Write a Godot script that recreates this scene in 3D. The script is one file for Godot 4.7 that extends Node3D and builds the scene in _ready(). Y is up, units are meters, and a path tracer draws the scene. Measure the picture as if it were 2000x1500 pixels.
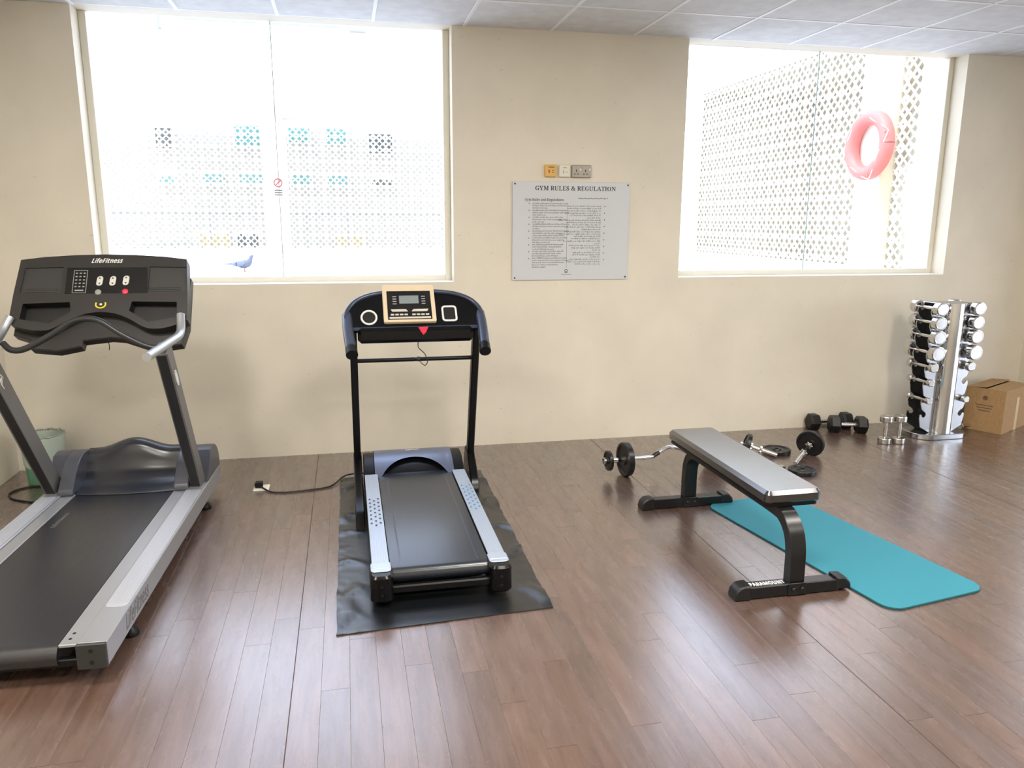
extends Node3D
# A small gym: two treadmills, a flat bench, free weights and two windows onto a white courtyard.

# ------------------------------------------------------------------ mesh builder
class MB:
	var v := PackedVector3Array()
	var n := PackedVector3Array()
	var uv := PackedVector2Array()
	var xf := Transform3D()
	func tri(a: Vector3, b: Vector3, c: Vector3, na: Vector3, nb: Vector3, nc: Vector3, ua := Vector2.ZERO, ub := Vector2.ZERO, uc := Vector2.ZERO) -> void:
		if (b - a).cross(c - a).dot(na + nb + nc) > 0.0:
			var t := b; b = c; c = t
			t = nb; nb = nc; nc = t
			var w := ub; ub = uc; uc = w
		v.append(xf * a); v.append(xf * b); v.append(xf * c)
		n.append((xf.basis * na).normalized()); n.append((xf.basis * nb).normalized()); n.append((xf.basis * nc).normalized())
		uv.append(ua); uv.append(ub); uv.append(uc)
	func face(a: Vector3, b: Vector3, c: Vector3, d: Vector3, nn: Vector3) -> void:
		tri(a, b, c, nn, nn, nn, Vector2(0, 0), Vector2(1, 0), Vector2(1, 1))
		tri(a, c, d, nn, nn, nn, Vector2(0, 0), Vector2(1, 1), Vector2(0, 1))
	func squad(a: Vector3, b: Vector3, c: Vector3, d: Vector3, na: Vector3, nb: Vector3, nc: Vector3, nd: Vector3) -> void:
		tri(a, b, c, na, nb, nc)
		tri(a, c, d, na, nc, nd)
	func box(c: Vector3, s: Vector3, bev := 0.0) -> void:
		var h := s * 0.5
		bev = minf(bev, 0.49 * minf(s.x, minf(s.y, s.z)))
		for ax in 3:
			var u := (ax + 1) % 3
			var w := (ax + 2) % 3
			for sg in [-1.0, 1.0]:
				var nn := Vector3.ZERO
				nn[ax] = sg
				var q := []
				for k in [[-1, -1], [1, -1], [1, 1], [-1, 1]]:
					var p := Vector3.ZERO
					p[ax] = sg * h[ax]
					p[u] = k[0] * (h[u] - bev)
					p[w] = k[1] * (h[w] - bev)
					q.append(c + p)
				face(q[0], q[1], q[2], q[3], nn)
		if bev <= 0.0:
			return
		for ax in 3:
			var u := (ax + 1) % 3
			var w := (ax + 2) % 3
			for su in [-1.0, 1.0]:
				for sw in [-1.0, 1.0]:
					var q := []
					for e in [[-1.0, 0], [1.0, 0], [1.0, 1], [-1.0, 1]]:
						var p := Vector3.ZERO
						p[ax] = e[0] * (h[ax] - bev)
						p[u] = su * (h[u] - (bev if e[1] else 0.0))
						p[w] = sw * (h[w] - (0.0 if e[1] else bev))
						q.append(c + p)
					var nn := Vector3.ZERO
					nn[u] = su
					nn[w] = sw
					face(q[0], q[1], q[2], q[3], nn.normalized())
		for sx in [-1.0, 1.0]:
			for sy in [-1.0, 1.0]:
				for sz in [-1.0, 1.0]:
					var s3 := Vector3(sx, sy, sz)
					var a := c + s3 * (h - Vector3(0, bev, bev))
					var b := c + s3 * (h - Vector3(bev, 0, bev))
					var d := c + s3 * (h - Vector3(bev, bev, 0))
					var nn := s3.normalized()
					tri(a, b, d, nn, nn, nn)
	# a bar of rectangular section between two points; up gives the side of height s.y
	func bar(a: Vector3, b: Vector3, w: float, hgt: float, up := Vector3.UP, bev := 0.0) -> void:
		var keep := xf
		var z := (b - a).normalized()
		var x := up.cross(z).normalized()
		var y := z.cross(x)
		xf = keep * Transform3D(Basis(x, y, z), (a + b) * 0.5)
		box(Vector3.ZERO, Vector3(w, hgt, a.distance_to(b)), bev)
		xf = keep
	func tube(p: Array, r, seg := 12, cap := true) -> void:
		var m := p.size()
		var t0: Vector3 = (p[1] - p[0]).normalized()
		var ref := Vector3.UP if absf(t0.y) < 0.9 else Vector3.RIGHT
		var nx := ref.cross(t0).normalized()
		var rings := []
		var dirs := []
		for i in m:
			var t: Vector3
			if i == 0: t = p[1] - p[0]
			elif i == m - 1: t = p[m - 1] - p[m - 2]
			else: t = (p[i + 1] - p[i]).normalized() + (p[i] - p[i - 1]).normalized()
			t = t.normalized()
			nx = (nx - t * nx.dot(t)).normalized()
			var ny := t.cross(nx)
			var rr: float = r[i] if r is Array else r
			var ring := []
			var dd := []
			for k in seg:
				var a := TAU * k / seg
				var d := nx * cos(a) + ny * sin(a)
				dd.append(d)
				ring.append(p[i] + d * rr)
			rings.append(ring)
			dirs.append(dd)
			if cap and (i == 0 or i == m - 1):
				var nn := -t if i == 0 else t
				for k in seg:
					tri(p[i], ring[k], ring[(k + 1) % seg], nn, nn, nn)
		for i in m - 1:
			for k in seg:
				var k2 := (k + 1) % seg
				squad(rings[i][k], rings[i][k2], rings[i + 1][k2], rings[i + 1][k], dirs[i][k], dirs[i][k2], dirs[i + 1][k2], dirs[i + 1][k])
	# profile of (radius, height) turned round y
	func lathe(p: Array, seg := 24, smooth := false) -> void:
		var m := p.size()
		var sn := []
		for i in m - 1:
			var d: Vector2 = p[i + 1] - p[i]
			sn.append(Vector2(d.y, -d.x).normalized())
		for i in m - 1:
			var n0: Vector2 = sn[i]
			var n1: Vector2 = sn[i]
			if smooth:
				if i > 0 and sn[i - 1].dot(sn[i]) > 0.3: n0 = (sn[i - 1] + sn[i]).normalized()
				if i < m - 2 and sn[i + 1].dot(sn[i]) > 0.3: n1 = (sn[i + 1] + sn[i]).normalized()
			for k in seg:
				var a := TAU * k / seg
				var b := TAU * (k + 1) / seg
				var ca := Vector3(cos(a), 0, sin(a))
				var cb := Vector3(cos(b), 0, sin(b))
				var q0: Vector3 = ca * p[i].x + Vector3(0, p[i].y, 0)
				var q1: Vector3 = cb * p[i].x + Vector3(0, p[i].y, 0)
				var q2: Vector3 = cb * p[i + 1].x + Vector3(0, p[i + 1].y, 0)
				var q3: Vector3 = ca * p[i + 1].x + Vector3(0, p[i + 1].y, 0)
				var m0 := ca * n0.x + Vector3(0, n0.y, 0)
				var m1 := cb * n0.x + Vector3(0, n0.y, 0)
				var m2 := cb * n1.x + Vector3(0, n1.y, 0)
				var m3 := ca * n1.x + Vector3(0, n1.y, 0)
				if p[i].x > 1e-6: tri(q0, q1, q2, m0, m1, m2)
				if p[i + 1].x > 1e-6: tri(q0, q2, q3, m0, m2, m3)
	# outline in x, y drawn out from z0 to z1, edges of the two faces chamfered by bev
	func prism(poly: PackedVector2Array, z0: float, z1: float, bev := 0.0) -> void:
		var m := poly.size()
		if Geometry2D.is_polygon_clockwise(poly):
			poly = poly.duplicate()
			poly.reverse()
		var nrm := []
		for i in m:
			var d := poly[(i + 1) % m] - poly[i]
			nrm.append(Vector2(d.y, -d.x).normalized())
		var inner := PackedVector2Array()
		var vn := []
		for i in m:
			var a: Vector2 = nrm[(i + m - 1) % m]
			var b: Vector2 = nrm[i]
			var h := (a + b).normalized()
			inner.append(poly[i] - h * bev / maxf(0.4, h.dot(b)))
			vn.append(h if a.dot(b) > 0.55 else Vector2.ZERO)
		var idx := Geometry2D.triangulate_polygon(inner)
		var lo := minf(z0, z1)
		var hi := maxf(z0, z1)
		for k in range(0, idx.size(), 3):
			for e in [[lo, -1.0], [hi, 1.0]]:
				var nn := Vector3(0, 0, e[1])
				var q := []
				for j in 3:
					q.append(Vector3(inner[idx[k + j]].x, inner[idx[k + j]].y, e[0]))
				tri(q[0], q[1], q[2], nn, nn, nn)
		for i in m:
			var j := (i + 1) % m
			var fn: Vector2 = nrm[i]
			var a2: Vector2 = vn[i] if vn[i] != Vector2.ZERO else fn
			var b2: Vector2 = vn[j] if vn[j] != Vector2.ZERO else fn
			var na := Vector3(a2.x, a2.y, 0)
			var nb := Vector3(b2.x, b2.y, 0)
			var a0 := Vector3(poly[i].x, poly[i].y, lo + bev)
			var b0 := Vector3(poly[j].x, poly[j].y, lo + bev)
			var a1 := Vector3(poly[i].x, poly[i].y, hi - bev)
			var b1 := Vector3(poly[j].x, poly[j].y, hi - bev)
			squad(a0, b0, b1, a1, na, nb, nb, na)
			if bev > 0.0:
				for e in [[a0, b0, lo, -1.0], [a1, b1, hi, 1.0]]:
					var c0 := Vector3(inner[i].x, inner[i].y, e[2])
					var c1 := Vector3(inner[j].x, inner[j].y, e[2])
					var up := Vector3(0, 0, e[3])
					squad(e[0], e[1], c1, c0, (na + up).normalized(), (nb + up).normalized(), (nb + up).normalized(), (na + up).normalized())
	# rows of points; smooth normals turned towards the side away from inside
	func grid(p: Array, inside: Vector3, wrap := false) -> void:
		var a := p.size()
		var b: int = p[0].size()
		var nn := []
		for i in a:
			var row := []
			for j in b:
				var i0 := maxi(i - 1, 0)
				var i1 := mini(i + 1, a - 1)
				var j0 := (j + b - 1) % b if wrap else maxi(j - 1, 0)
				var j1 := (j + 1) % b if wrap else mini(j + 1, b - 1)
				var q: Vector3 = (p[i1][j] - p[i0][j]).cross(p[i][j1] - p[i][j0])
				if q.length_squared() < 1e-14: q = p[i][j] - inside
				q = q.normalized()
				if q.dot(p[i][j] - inside) < 0.0: q = -q
				row.append(q)
			nn.append(row)
		for i in a - 1:
			for j in (b if wrap else b - 1):
				var k := (j + 1) % b
				squad(p[i][j], p[i + 1][j], p[i + 1][k], p[i][k], nn[i][j], nn[i + 1][j], nn[i + 1][k], nn[i][k])
	func ball(c: Vector3, r: Vector3, seg := 16, rings := 8) -> void:
		var p := []
		for i in rings + 1:
			var row := []
			var t := PI * i / rings
			for j in seg:
				var a := TAU * j / seg
				row.append(c + Vector3(sin(t) * cos(a), cos(t), sin(t) * sin(a)) * r)
			p.append(row)
		grid(p, c, true)
	func mesh() -> ArrayMesh:
		var arr := []
		arr.resize(Mesh.ARRAY_MAX)
		arr[Mesh.ARRAY_VERTEX] = v
		arr[Mesh.ARRAY_NORMAL] = n
		arr[Mesh.ARRAY_TEX_UV] = uv
		var m := ArrayMesh.new()
		m.add_surface_from_arrays(Mesh.PRIMITIVE_TRIANGLES, arr)
		return m

# ------------------------------------------------------------------ helpers
var taken := {}
var M := {}
var tex := {}
var camera: Camera3D
var serif := SystemFont.new()
var sans := SystemFont.new()

func numbered(called: String) -> String:
	var k: int = taken.get(called, 0)
	taken[called] = k + 1
	return called if k == 0 else "%s_%03d" % [called, k]

func tag(o: Node, label: String, category: String, group := "") -> Node:
	o.set_meta("label", label)
	o.set_meta("category", category)
	if group: o.set_meta("group", group)
	return o

func thing(called: String, label: String, category: String, at := Vector3.ZERO, turn := 0.0, group := "") -> Node3D:
	var o := Node3D.new()
	o.name = numbered(called)
	add_child(o)
	o.position = at
	o.rotation.y = turn
	tag(o, label, category, group)
	return o

func part(parent: Node, called: String, b: MB, m: Material, label := "") -> MeshInstance3D:
	var o := MeshInstance3D.new()
	o.mesh = b.mesh()
	o.material_override = m
	o.name = called if parent != self else numbered(called)
	parent.add_child(o, true)
	if label: o.set_meta("label", label)
	return o

func struct(called: String, b: MB, m: Material, label := "", category := "") -> MeshInstance3D:
	var o := part(self, called, b, m)
	o.set_meta("kind", "structure")
	if label: o.set_meta("label", label)
	if category: o.set_meta("category", category)
	return o

func lettering(parent: Node, words: String, at: Transform3D, height: float, m: Material, font: Font = null, called := "lettering", depth := 0.0012, width := 0.0) -> MeshInstance3D:
	var t := TextMesh.new()
	t.text = words
	t.font = font if font else sans
	t.font_size = 64
	t.pixel_size = height / 46.0
	t.depth = depth
	t.curve_step = 1.0
	t.material = m
	var o := MeshInstance3D.new()
	o.mesh = t
	o.name = called
	o.transform = at
	if width > 0.0:
		var w: float = t.get_aabb().size.x
		if w > 0.0: o.transform.basis = o.transform.basis.scaled_local(Vector3(width / w, 1, 1))
	parent.add_child(o, true)
	return o

func mat(called: String, c: Color, rough := 0.6, metal := 0.0, spec := 0.5) -> StandardMaterial3D:
	var m := StandardMaterial3D.new()
	m.resource_name = called
	m.albedo_color = c
	m.roughness = rough
	m.metallic = metal
	m.metallic_specular = spec
	M[called] = m
	return m

func rgb(r: int, g: int, b: int) -> Color:
	return Color8(r, g, b)

func tri_map(m: StandardMaterial3D, scale: Vector3, world := true, offset := Vector3.ZERO) -> void:
	m.uv1_triplanar = true
	m.uv1_world_triplanar = world
	m.uv1_scale = scale
	m.uv1_offset = offset
	m.uv1_triplanar_sharpness = 8.0

func noise(sd: int, freq: float, oct := 3) -> FastNoiseLite:
	var f := FastNoiseLite.new()
	f.seed = sd
	f.noise_type = FastNoiseLite.TYPE_SIMPLEX_SMOOTH
	f.frequency = freq
	f.fractal_octaves = oct
	return f

# seamless grey picture from a noise: lo..hi
func grey(w: int, h: int, f: FastNoiseLite, sx: float, sy: float, lo: float, hi: float) -> ImageTexture:
	var im := Image.create(w, h, false, Image.FORMAT_L8)
	for y in h:
		for x in w:
			var u := TAU * x / w
			var t := float(y) / h
			var a := f.get_noise_3d(cos(u) * sx, sin(u) * sx, y * sy)
			var b := f.get_noise_3d(cos(u) * sx, sin(u) * sx, (y - h) * sy)
			var k := clampf((lerpf(a, b, smoothstep(0.8, 1.0, t)) * 0.5 + 0.5), 0, 1)
			k = lerpf(lo, hi, k)
			im.set_pixel(x, y, Color(k, k, k))
	return ImageTexture.create_from_image(im)

func pts(a: Array) -> PackedVector2Array:
	var o := PackedVector2Array()
	for q in a: o.append(Vector2(q[0], q[1]))
	return o

func rounded(w: float, h: float, r: float, seg := 5) -> PackedVector2Array:
	var o := PackedVector2Array()
	for c in [[1, 1, 0.0], [-1, 1, 0.25], [-1, -1, 0.5], [1, -1, 0.75]]:
		for k in seg + 1:
			var a: float = TAU * (c[2] + 0.25 * k / seg)
			o.append(Vector2(c[0] * (w / 2 - r) + cos(a) * r, c[1] * (h / 2 - r) + sin(a) * r))
	return o

func spline(p: Array, per := 6) -> Array:
	var o := []
	for i in p.size() - 1:
		var a: Vector3 = p[maxi(i - 1, 0)]
		var d: Vector3 = p[mini(i + 2, p.size() - 1)]
		for k in per:
			o.append((p[i] as Vector3).cubic_interpolate(p[i + 1], a, d, float(k) / per))
	o.append(p[-1])
	return o

func spline2(p: Array, per := 5) -> PackedVector2Array:
	var o := PackedVector2Array()
	for i in p.size() - 1:
		var a: Vector2 = p[maxi(i - 1, 0)]
		var d: Vector2 = p[mini(i + 2, p.size() - 1)]
		for k in per:
			o.append((p[i] as Vector2).cubic_interpolate(p[i + 1], a, d, float(k) / per))
	o.append(p[-1])
	return o

func turned(axis: Vector3, at := Vector3.ZERO) -> Transform3D:   # y of the lathe along axis
	var y := axis.normalized()
	var x := (Vector3.FORWARD if absf(y.z) < 0.9 else Vector3.RIGHT).cross(y).normalized()
	return Transform3D(Basis(x, y, x.cross(y)), at)

# ------------------------------------------------------------------ the scene
const LEFT := -2.19
const RIGHT := 5.65
const REAR := 7.6
const FAR_END := 9.7
const CEIL := 2.92

func _ready() -> void:
	camera = Camera3D.new()
	camera.name = "camera"
	add_child(camera)
	var yaw := 0.20938557
	var pitch := 0.20780882
	var roll := 0.00433248
	var f := Vector3(sin(yaw) * cos(pitch), -sin(pitch), -cos(yaw) * cos(pitch))
	var r := Vector3(cos(yaw), 0, sin(yaw))
	var u := r.cross(f)
	camera.transform = Transform3D(Basis(r * cos(roll) + u * sin(roll), u * cos(roll) - r * sin(roll), -f), Vector3(0, 1.646, 5.506))
	camera.fov = 52.847
	camera.near = 0.05
	camera.far = 300.0
	camera.current = true

	var env := Environment.new()
	env.tonemap_mode = Environment.TONE_MAPPER_LINEAR
	env.tonemap_exposure = 1.35
	env.background_mode = Environment.BG_SKY
	var sky := ProceduralSkyMaterial.new()
	sky.sky_top_color = Color(0.78, 0.85, 0.97)
	sky.sky_horizon_color = Color(0.96, 0.97, 0.98)
	sky.sky_curve = 0.25
	sky.ground_bottom_color = Color(0.6, 0.58, 0.55)
	sky.ground_horizon_color = Color(0.85, 0.85, 0.84)
	sky.energy_multiplier = 4.8
	env.sky = Sky.new()
	env.sky.sky_material = sky
	env.sdfgi_enabled = true
	env.ssao_enabled = true
	env.ssil_enabled = true
	var we := WorldEnvironment.new()
	we.name = "world"
	we.environment = env
	add_child(we)

	var sun := DirectionalLight3D.new()
	sun.name = "sun"
	sun.light_color = Color(1.0, 0.97, 0.92)
	sun.light_energy = 1.0
	sun.light_angular_distance = 0.6
	sun.shadow_enabled = true
	sun.sky_mode = DirectionalLight3D.SKY_MODE_LIGHT_ONLY
	add_child(sun)
	var to_sun := Vector3(-0.52, 0.84, 0.12).normalized()
	sun.look_at_from_position(to_sun * 30.0, Vector3.ZERO, Vector3.UP)

	serif.font_names = PackedStringArray(["Droid Serif"])
	serif.font_weight = 700
	sans.font_names = PackedStringArray(["Droid Sans"])
	sans.font_weight = 700

	materials()
	room()
	windows()
	outside()
	treadmill_grey()
	treadmill_black()
	bench()
	mats()
	weights()
	rack()
	wall_things()
	small_things()

# light panels added to the ceiling, out of view, to brighten the room
func add_fill_panels() -> void:
	for x in [-1.27, 1.13, 3.53]:
		for z in [3.34, 5.14]:
			var t := thing("added_fill_panel", "added unseen fill light panel set flush in the ceiling, %s, %s row" % [{-1.27: "over the left side", 1.13: "over the middle", 3.53: "over the right side"}[x], "nearer" if z > 4.0 else "farther"], "light", Vector3(x, CEIL, z), 0.0, "added fill light panels")
			var b := MB.new()
			for s in [-1.0, 1.0]:
				b.box(Vector3(s * 0.285, 0.004, 0), Vector3(0.022, 0.012, 0.592), 0.002)
				b.box(Vector3(0, 0.004, s * 0.285), Vector3(0.548, 0.012, 0.022), 0.002)
			part(t, "frame", b, M.white_paint)
			b = MB.new()
			b.box(Vector3(0, 0.008, 0), Vector3(0.548, 0.006, 0.548))
			part(t, "light_diffuser", b, M.fill_panel_glow)
			var l := AreaLight3D.new()
			l.name = "fill_panel_light"
			l.area_size = Vector2(0.54, 0.54)
			l.light_color = Color(1.0, 0.975, 0.94)
			l.light_energy = 4.2
			l.set("area_range", 20.0)
			l.shadow_enabled = true
			l.rotation.x = -PI / 2
			l.position.y = -0.006
			t.add_child(l)

func materials() -> void:
	# pictures: wood grain with its emboss, plaster, carton, rubber
	var g1 := noise(3, 1.0, 4)
	var wood := Image.create(512, 1024, false, Image.FORMAT_RGB8)
	for y in 1024:
		for x in 512:
			var fx := x / 512.0
			var warp := g1.get_noise_2d(fx * 3.0, y * 0.004) * 0.03
			var a := g1.get_noise_2d((fx + warp) * 38.0, y * 0.006)
			var b := g1.get_noise_2d((fx + warp) * 120.0 + 50.0, y * 0.012)
			var c := g1.get_noise_2d(fx * 9.0 + 90.0, y * 0.005 + 40.0)
			var k := 0.87 + a * 0.07 + b * 0.05 + c * 0.10
			wood.set_pixel(x, y, Color(clampf(k, 0, 1), clampf(k * (0.985 + c * 0.03), 0, 1), clampf(k * (0.97 + c * 0.07), 0, 1)))
	tex.wood = ImageTexture.create_from_image(wood)
	tex.emboss = grey(512, 1024, noise(11, 1.0, 2), 26.0, 0.65, 0.0, 1.0)
	tex.rub = grey(256, 256, noise(17, 1.0, 4), 2.2, 0.05, 0.72, 1.0)
	tex.plaster = grey(512, 512, noise(23, 1.0, 4), 6.0, 0.07, 0.0, 1.0)
	tex.patch = grey(256, 256, noise(29, 1.0, 4), 1.3, 0.03, 0.90, 1.0)
	tex.leather = grey(256, 256, noise(31, 1.0, 2), 16.0, 0.35, 0.0, 1.0)
	tex.carton = grey(256, 256, noise(37, 1.0, 4), 3.0, 0.03, 0.86, 1.0)
	# the wall's paint: cream, with small scuffs
	var wl := Image.create(1024, 1024, false, Image.FORMAT_RGB8)
	var rn := RandomNumberGenerator.new()
	rn.seed = 5
	var pn := noise(41, 0.004, 4)
	for y in 1024:
		for x in 1024:
			var k := 0.975 + pn.get_noise_2d(absf(x - 512.0), absf(y - 512.0)) * 0.03
			wl.set_pixel(x, y, Color(k, k, k * 0.99))
	for i in 70:
		var px := rn.randi_range(20, 1000)
		var py := rn.randi_range(20, 1000)
		var d := rn.randf_range(0.72, 0.93)
		var ln := rn.randi_range(2, 9)
		var sl := rn.randf_range(-1.2, 1.2)
		for k in ln:
			var q := Vector2i(px + k, clampi(py + int(k * sl), 0, 1023))
			var c0 := wl.get_pixel(q.x, q.y)
			wl.set_pixel(q.x, q.y, c0 * d)
	tex.wall = ImageTexture.create_from_image(wl)

	var m: StandardMaterial3D
	for i in 8:
		var k: float = [1.0, 0.965, 1.03, 0.985, 1.02, 0.95, 1.045, 0.975][i]
		var wv: float = [0.0, 0.02, -0.01, -0.03, 0.03, 0.0, 0.01, -0.02][i]
		m = mat("plank_%d" % i, Color(0.425 * k + wv * 0.3, 0.342 * k, 0.305 * k - wv * 0.3), 0.31, 0.0, 0.62)
		m.clearcoat_enabled = true
		m.clearcoat = 1.0
		m.clearcoat_roughness = 0.28
		m.albedo_texture = tex.wood
		m.roughness_texture = tex.rub
		m.roughness_texture_channel = BaseMaterial3D.TEXTURE_CHANNEL_RED
		m.heightmap_enabled = true
		m.heightmap_texture = tex.emboss
		m.heightmap_scale = 0.0035
		tri_map(m, Vector3(1.7, 1.0, 0.42), true, Vector3(i * 0.37, 0, i * 0.61))
	mat("floor_gap", rgb(62, 47, 40), 0.7)
	m = mat("wall_paint", rgb(229, 221, 205), 0.6)
	m.albedo_texture = tex.wall
	m.heightmap_enabled = true
	m.heightmap_texture = tex.plaster
	m.heightmap_scale = 0.05
	tri_map(m, Vector3(0.42, 0.42, 0.42))
	m = mat("ceiling_tile", rgb(226, 227, 228), 0.75)
	m.albedo_texture = tex.patch
	tri_map(m, Vector3(1.0, 1.0, 1.0))
	mat("ceiling_grid", rgb(236, 238, 240), 0.45)
	mat("ceiling_slab", rgb(150, 150, 150), 0.9)
	mat("white_paint", rgb(238, 236, 226), 0.5)
	mat("window_frame", rgb(228, 224, 208), 0.45)
	mat("sill", rgb(244, 243, 238), 0.35)
	m = mat("glass", Color(0.93, 0.97, 0.96, 0.04), 0.02)
	m.transparency = BaseMaterial3D.TRANSPARENCY_ALPHA
	mat("glass_edge", rgb(170, 190, 185), 0.2)
	m = mat("fill_panel_glow", rgb(255, 250, 240), 0.6)  # glow of the added fill panels
	m.emission_enabled = true
	m.emission = Color(1.0, 0.96, 0.9)
	m.emission_energy_multiplier = 2.0
	# outside
	m = mat("sticker_white", rgb(240, 240, 238), 0.6)
	m.backlight_enabled = true
	m.backlight = Color(0.95, 0.95, 0.95)
	m = mat("sticker_red", rgb(236, 120, 120), 0.6)
	m.backlight_enabled = true
	m.backlight = Color(0.9, 0.5, 0.5)
	mat("facade_white", rgb(243, 240, 230), 0.8)
	mat("lattice_white", rgb(244, 241, 230), 0.7)
	mat("post_cream_and_shade", rgb(216, 206, 180), 0.7)  # cream of the end post; also paints the shade on the pillar flank
	mat("far_wall_shade", rgb(208, 206, 198), 0.85)  # white wall darkened to stand for shade seen through the lattice
	mat("course_shade", rgb(164, 162, 158), 0.7)  # grey that stands in for the shade line of the string course
	mat("lintel_cream_shade", rgb(186, 181, 165), 0.8)  # lintel cream, darkened to put shade into the colour
	mat("kerb_blue", rgb(158, 164, 178), 0.7)
	m = mat("deck_tile", rgb(206, 208, 212), 0.55)
	m.albedo_texture = tex.patch
	tri_map(m, Vector3(0.5, 0.5, 0.5))
	mat("far_glass", rgb(112, 180, 178), 0.15)
	mat("far_dark_glass", rgb(100, 108, 112), 0.15)
	mat("far_cream", rgb(226, 205, 150), 0.8)
	mat("rail_pale", rgb(190, 192, 194), 0.5)
	mat("passage_cream", rgb(226, 220, 202), 0.85)
	mat("pale_paving", rgb(214, 208, 196), 0.8)
	mat("ring_red", rgb(232, 104, 98), 0.5)
	mat("rope_white", rgb(238, 232, 226), 0.8)
	mat("pigeon_grey", rgb(78, 86, 104), 0.7)
	mat("pigeon_wing", rgb(104, 112, 130), 0.7)
	mat("pigeon_dark", rgb(40, 44, 54), 0.7)
	mat("pigeon_leg", rgb(176, 92, 84), 0.6)
	# machines
	mat("console_plastic", rgb(37, 34, 32), 0.45)
	mat("console_recess", rgb(47, 46, 45), 0.5)
	mat("console_black", rgb(20, 20, 21), 0.25)
	mat("pocket_black", rgb(16, 15, 15), 0.5)
	mat("button_pale", rgb(206, 204, 196), 0.4)
	mat("button_grey", rgb(146, 148, 138), 0.4)
	mat("button_red", rgb(214, 52, 78), 0.35)
	mat("print_grey", rgb(150, 150, 148), 0.6)
	mat("print_white", rgb(226, 226, 222), 0.5)
	mat("print_black", rgb(38, 36, 34), 0.6)
	mat("emblem_yellow", rgb(226, 204, 46), 0.5)
	m = mat("silver_paint", rgb(164, 166, 170), 0.34, 0.55)
	mat("tread_strip", rgb(176, 178, 184), 0.4, 0.3)
	mat("cap_grey", rgb(44, 45, 44), 0.45)
	mat("grey_paint", rgb(108, 106, 104), 0.4, 0.3)
	mat("upright_dark", rgb(24, 24, 25), 0.5)
	mat("cowl", rgb(66, 68, 76), 0.33)
	mat("hood_dark", rgb(40, 42, 48), 0.24)
	m = mat("belt", rgb(28, 28, 33), 0.36, 0.0, 0.6)
	m.roughness_texture = tex.rub
	m.heightmap_enabled = true
	m.heightmap_texture = tex.emboss
	m.heightmap_scale = 0.02
	tri_map(m, Vector3(3, 3, 0.6), false)
	mat("bar_dark", rgb(46, 47, 48), 0.35, 0.3)
	mat("chrome", rgb(214, 214, 214), 0.12, 1.0)
	mat("chrome_dull", rgb(196, 194, 190), 0.24, 1.0)
	mat("steel_plate", rgb(190, 192, 196), 0.22, 1.0)
	mat("black_gloss", rgb(9, 9, 12), 0.24, 0.0, 0.36)
	mat("black_plastic", rgb(10, 10, 11), 0.4, 0.0, 0.36)
	mat("navy_silver", rgb(70, 77, 96), 0.24, 0.4)
	mat("hood_silver", rgb(98, 106, 128), 0.3, 0.35)
	mat("belt_blue", rgb(34, 40, 48), 0.27, 0.0, 0.6)
	mat("rail_silver", rgb(172, 184, 202), 0.36, 0.35)
	mat("stud_blue", rgb(66, 132, 176), 0.35)
	mat("panel_beige", rgb(212, 194, 164), 0.5)
	mat("screen_grey", rgb(126, 134, 136), 0.2)
	mat("label_pale", rgb(196, 190, 178), 0.5)
	mat("cord", rgb(18, 17, 17), 0.5)
	# the bench and the weights
	m = mat("vinyl_black", rgb(30, 29, 29), 0.24, 0.0, 0.7)
	m.clearcoat_enabled = true
	m.clearcoat = 0.8
	m.clearcoat_roughness = 0.22
	m.heightmap_enabled = true
	m.heightmap_texture = tex.leather
	m.heightmap_scale = 0.02
	tri_map(m, Vector3(6, 6, 6), false)
	mat("frame_black", rgb(22, 23, 24), 0.3, 0.2)
	mat("rubber", rgb(12, 12, 13), 0.45)
	m = mat("mat_black", rgb(14, 16, 19), 0.27, 0.0, 0.7)
	m.heightmap_enabled = true
	m.heightmap_texture = tex.leather
	m.heightmap_scale = 0.06
	tri_map(m, Vector3(7, 7, 7), true)
	m = mat("mat_teal", rgb(44, 128, 144), 0.75)
	m.heightmap_enabled = true
	m.heightmap_texture = tex.leather
	m.heightmap_scale = 0.03
	tri_map(m, Vector3(7, 7, 7), true)
	mat("mat_teal_edge", rgb(14, 84, 92), 0.8)
	mat("iron", rgb(16, 16, 18), 0.36)
	mat("dial_white", rgb(226, 224, 218), 0.5)
	m = mat("carton", rgb(178, 142, 98), 0.85)
	m.albedo_texture = tex.carton
	tri_map(m, Vector3(3, 3, 3), false)
	mat("carton_print", rgb(104, 80, 54), 0.85)
	mat("carton_tape", rgb(206, 182, 138), 0.35)
	# the wall things
	mat("sign_board", rgb(206, 209, 212), 0.3)
	mat("socket_cream", rgb(222, 176, 96), 0.5)
	mat("socket_white", rgb(226, 222, 204), 0.45)
	mat("socket_steel", rgb(160, 154, 144), 0.4, 0.5)
	mat("slot_dark", rgb(52, 44, 36), 0.7)
	mat("slot_brown", rgb(150, 104, 44), 0.7)
	m = mat("bin_green", rgb(96, 150, 118), 0.5)
	m = mat("bag_white", Color(0.90, 0.93, 0.88, 0.55), 0.3)
	m.transparency = BaseMaterial3D.TRANSPARENCY_ALPHA
	mat("bag_print", rgb(90, 100, 92), 0.7)

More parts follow.
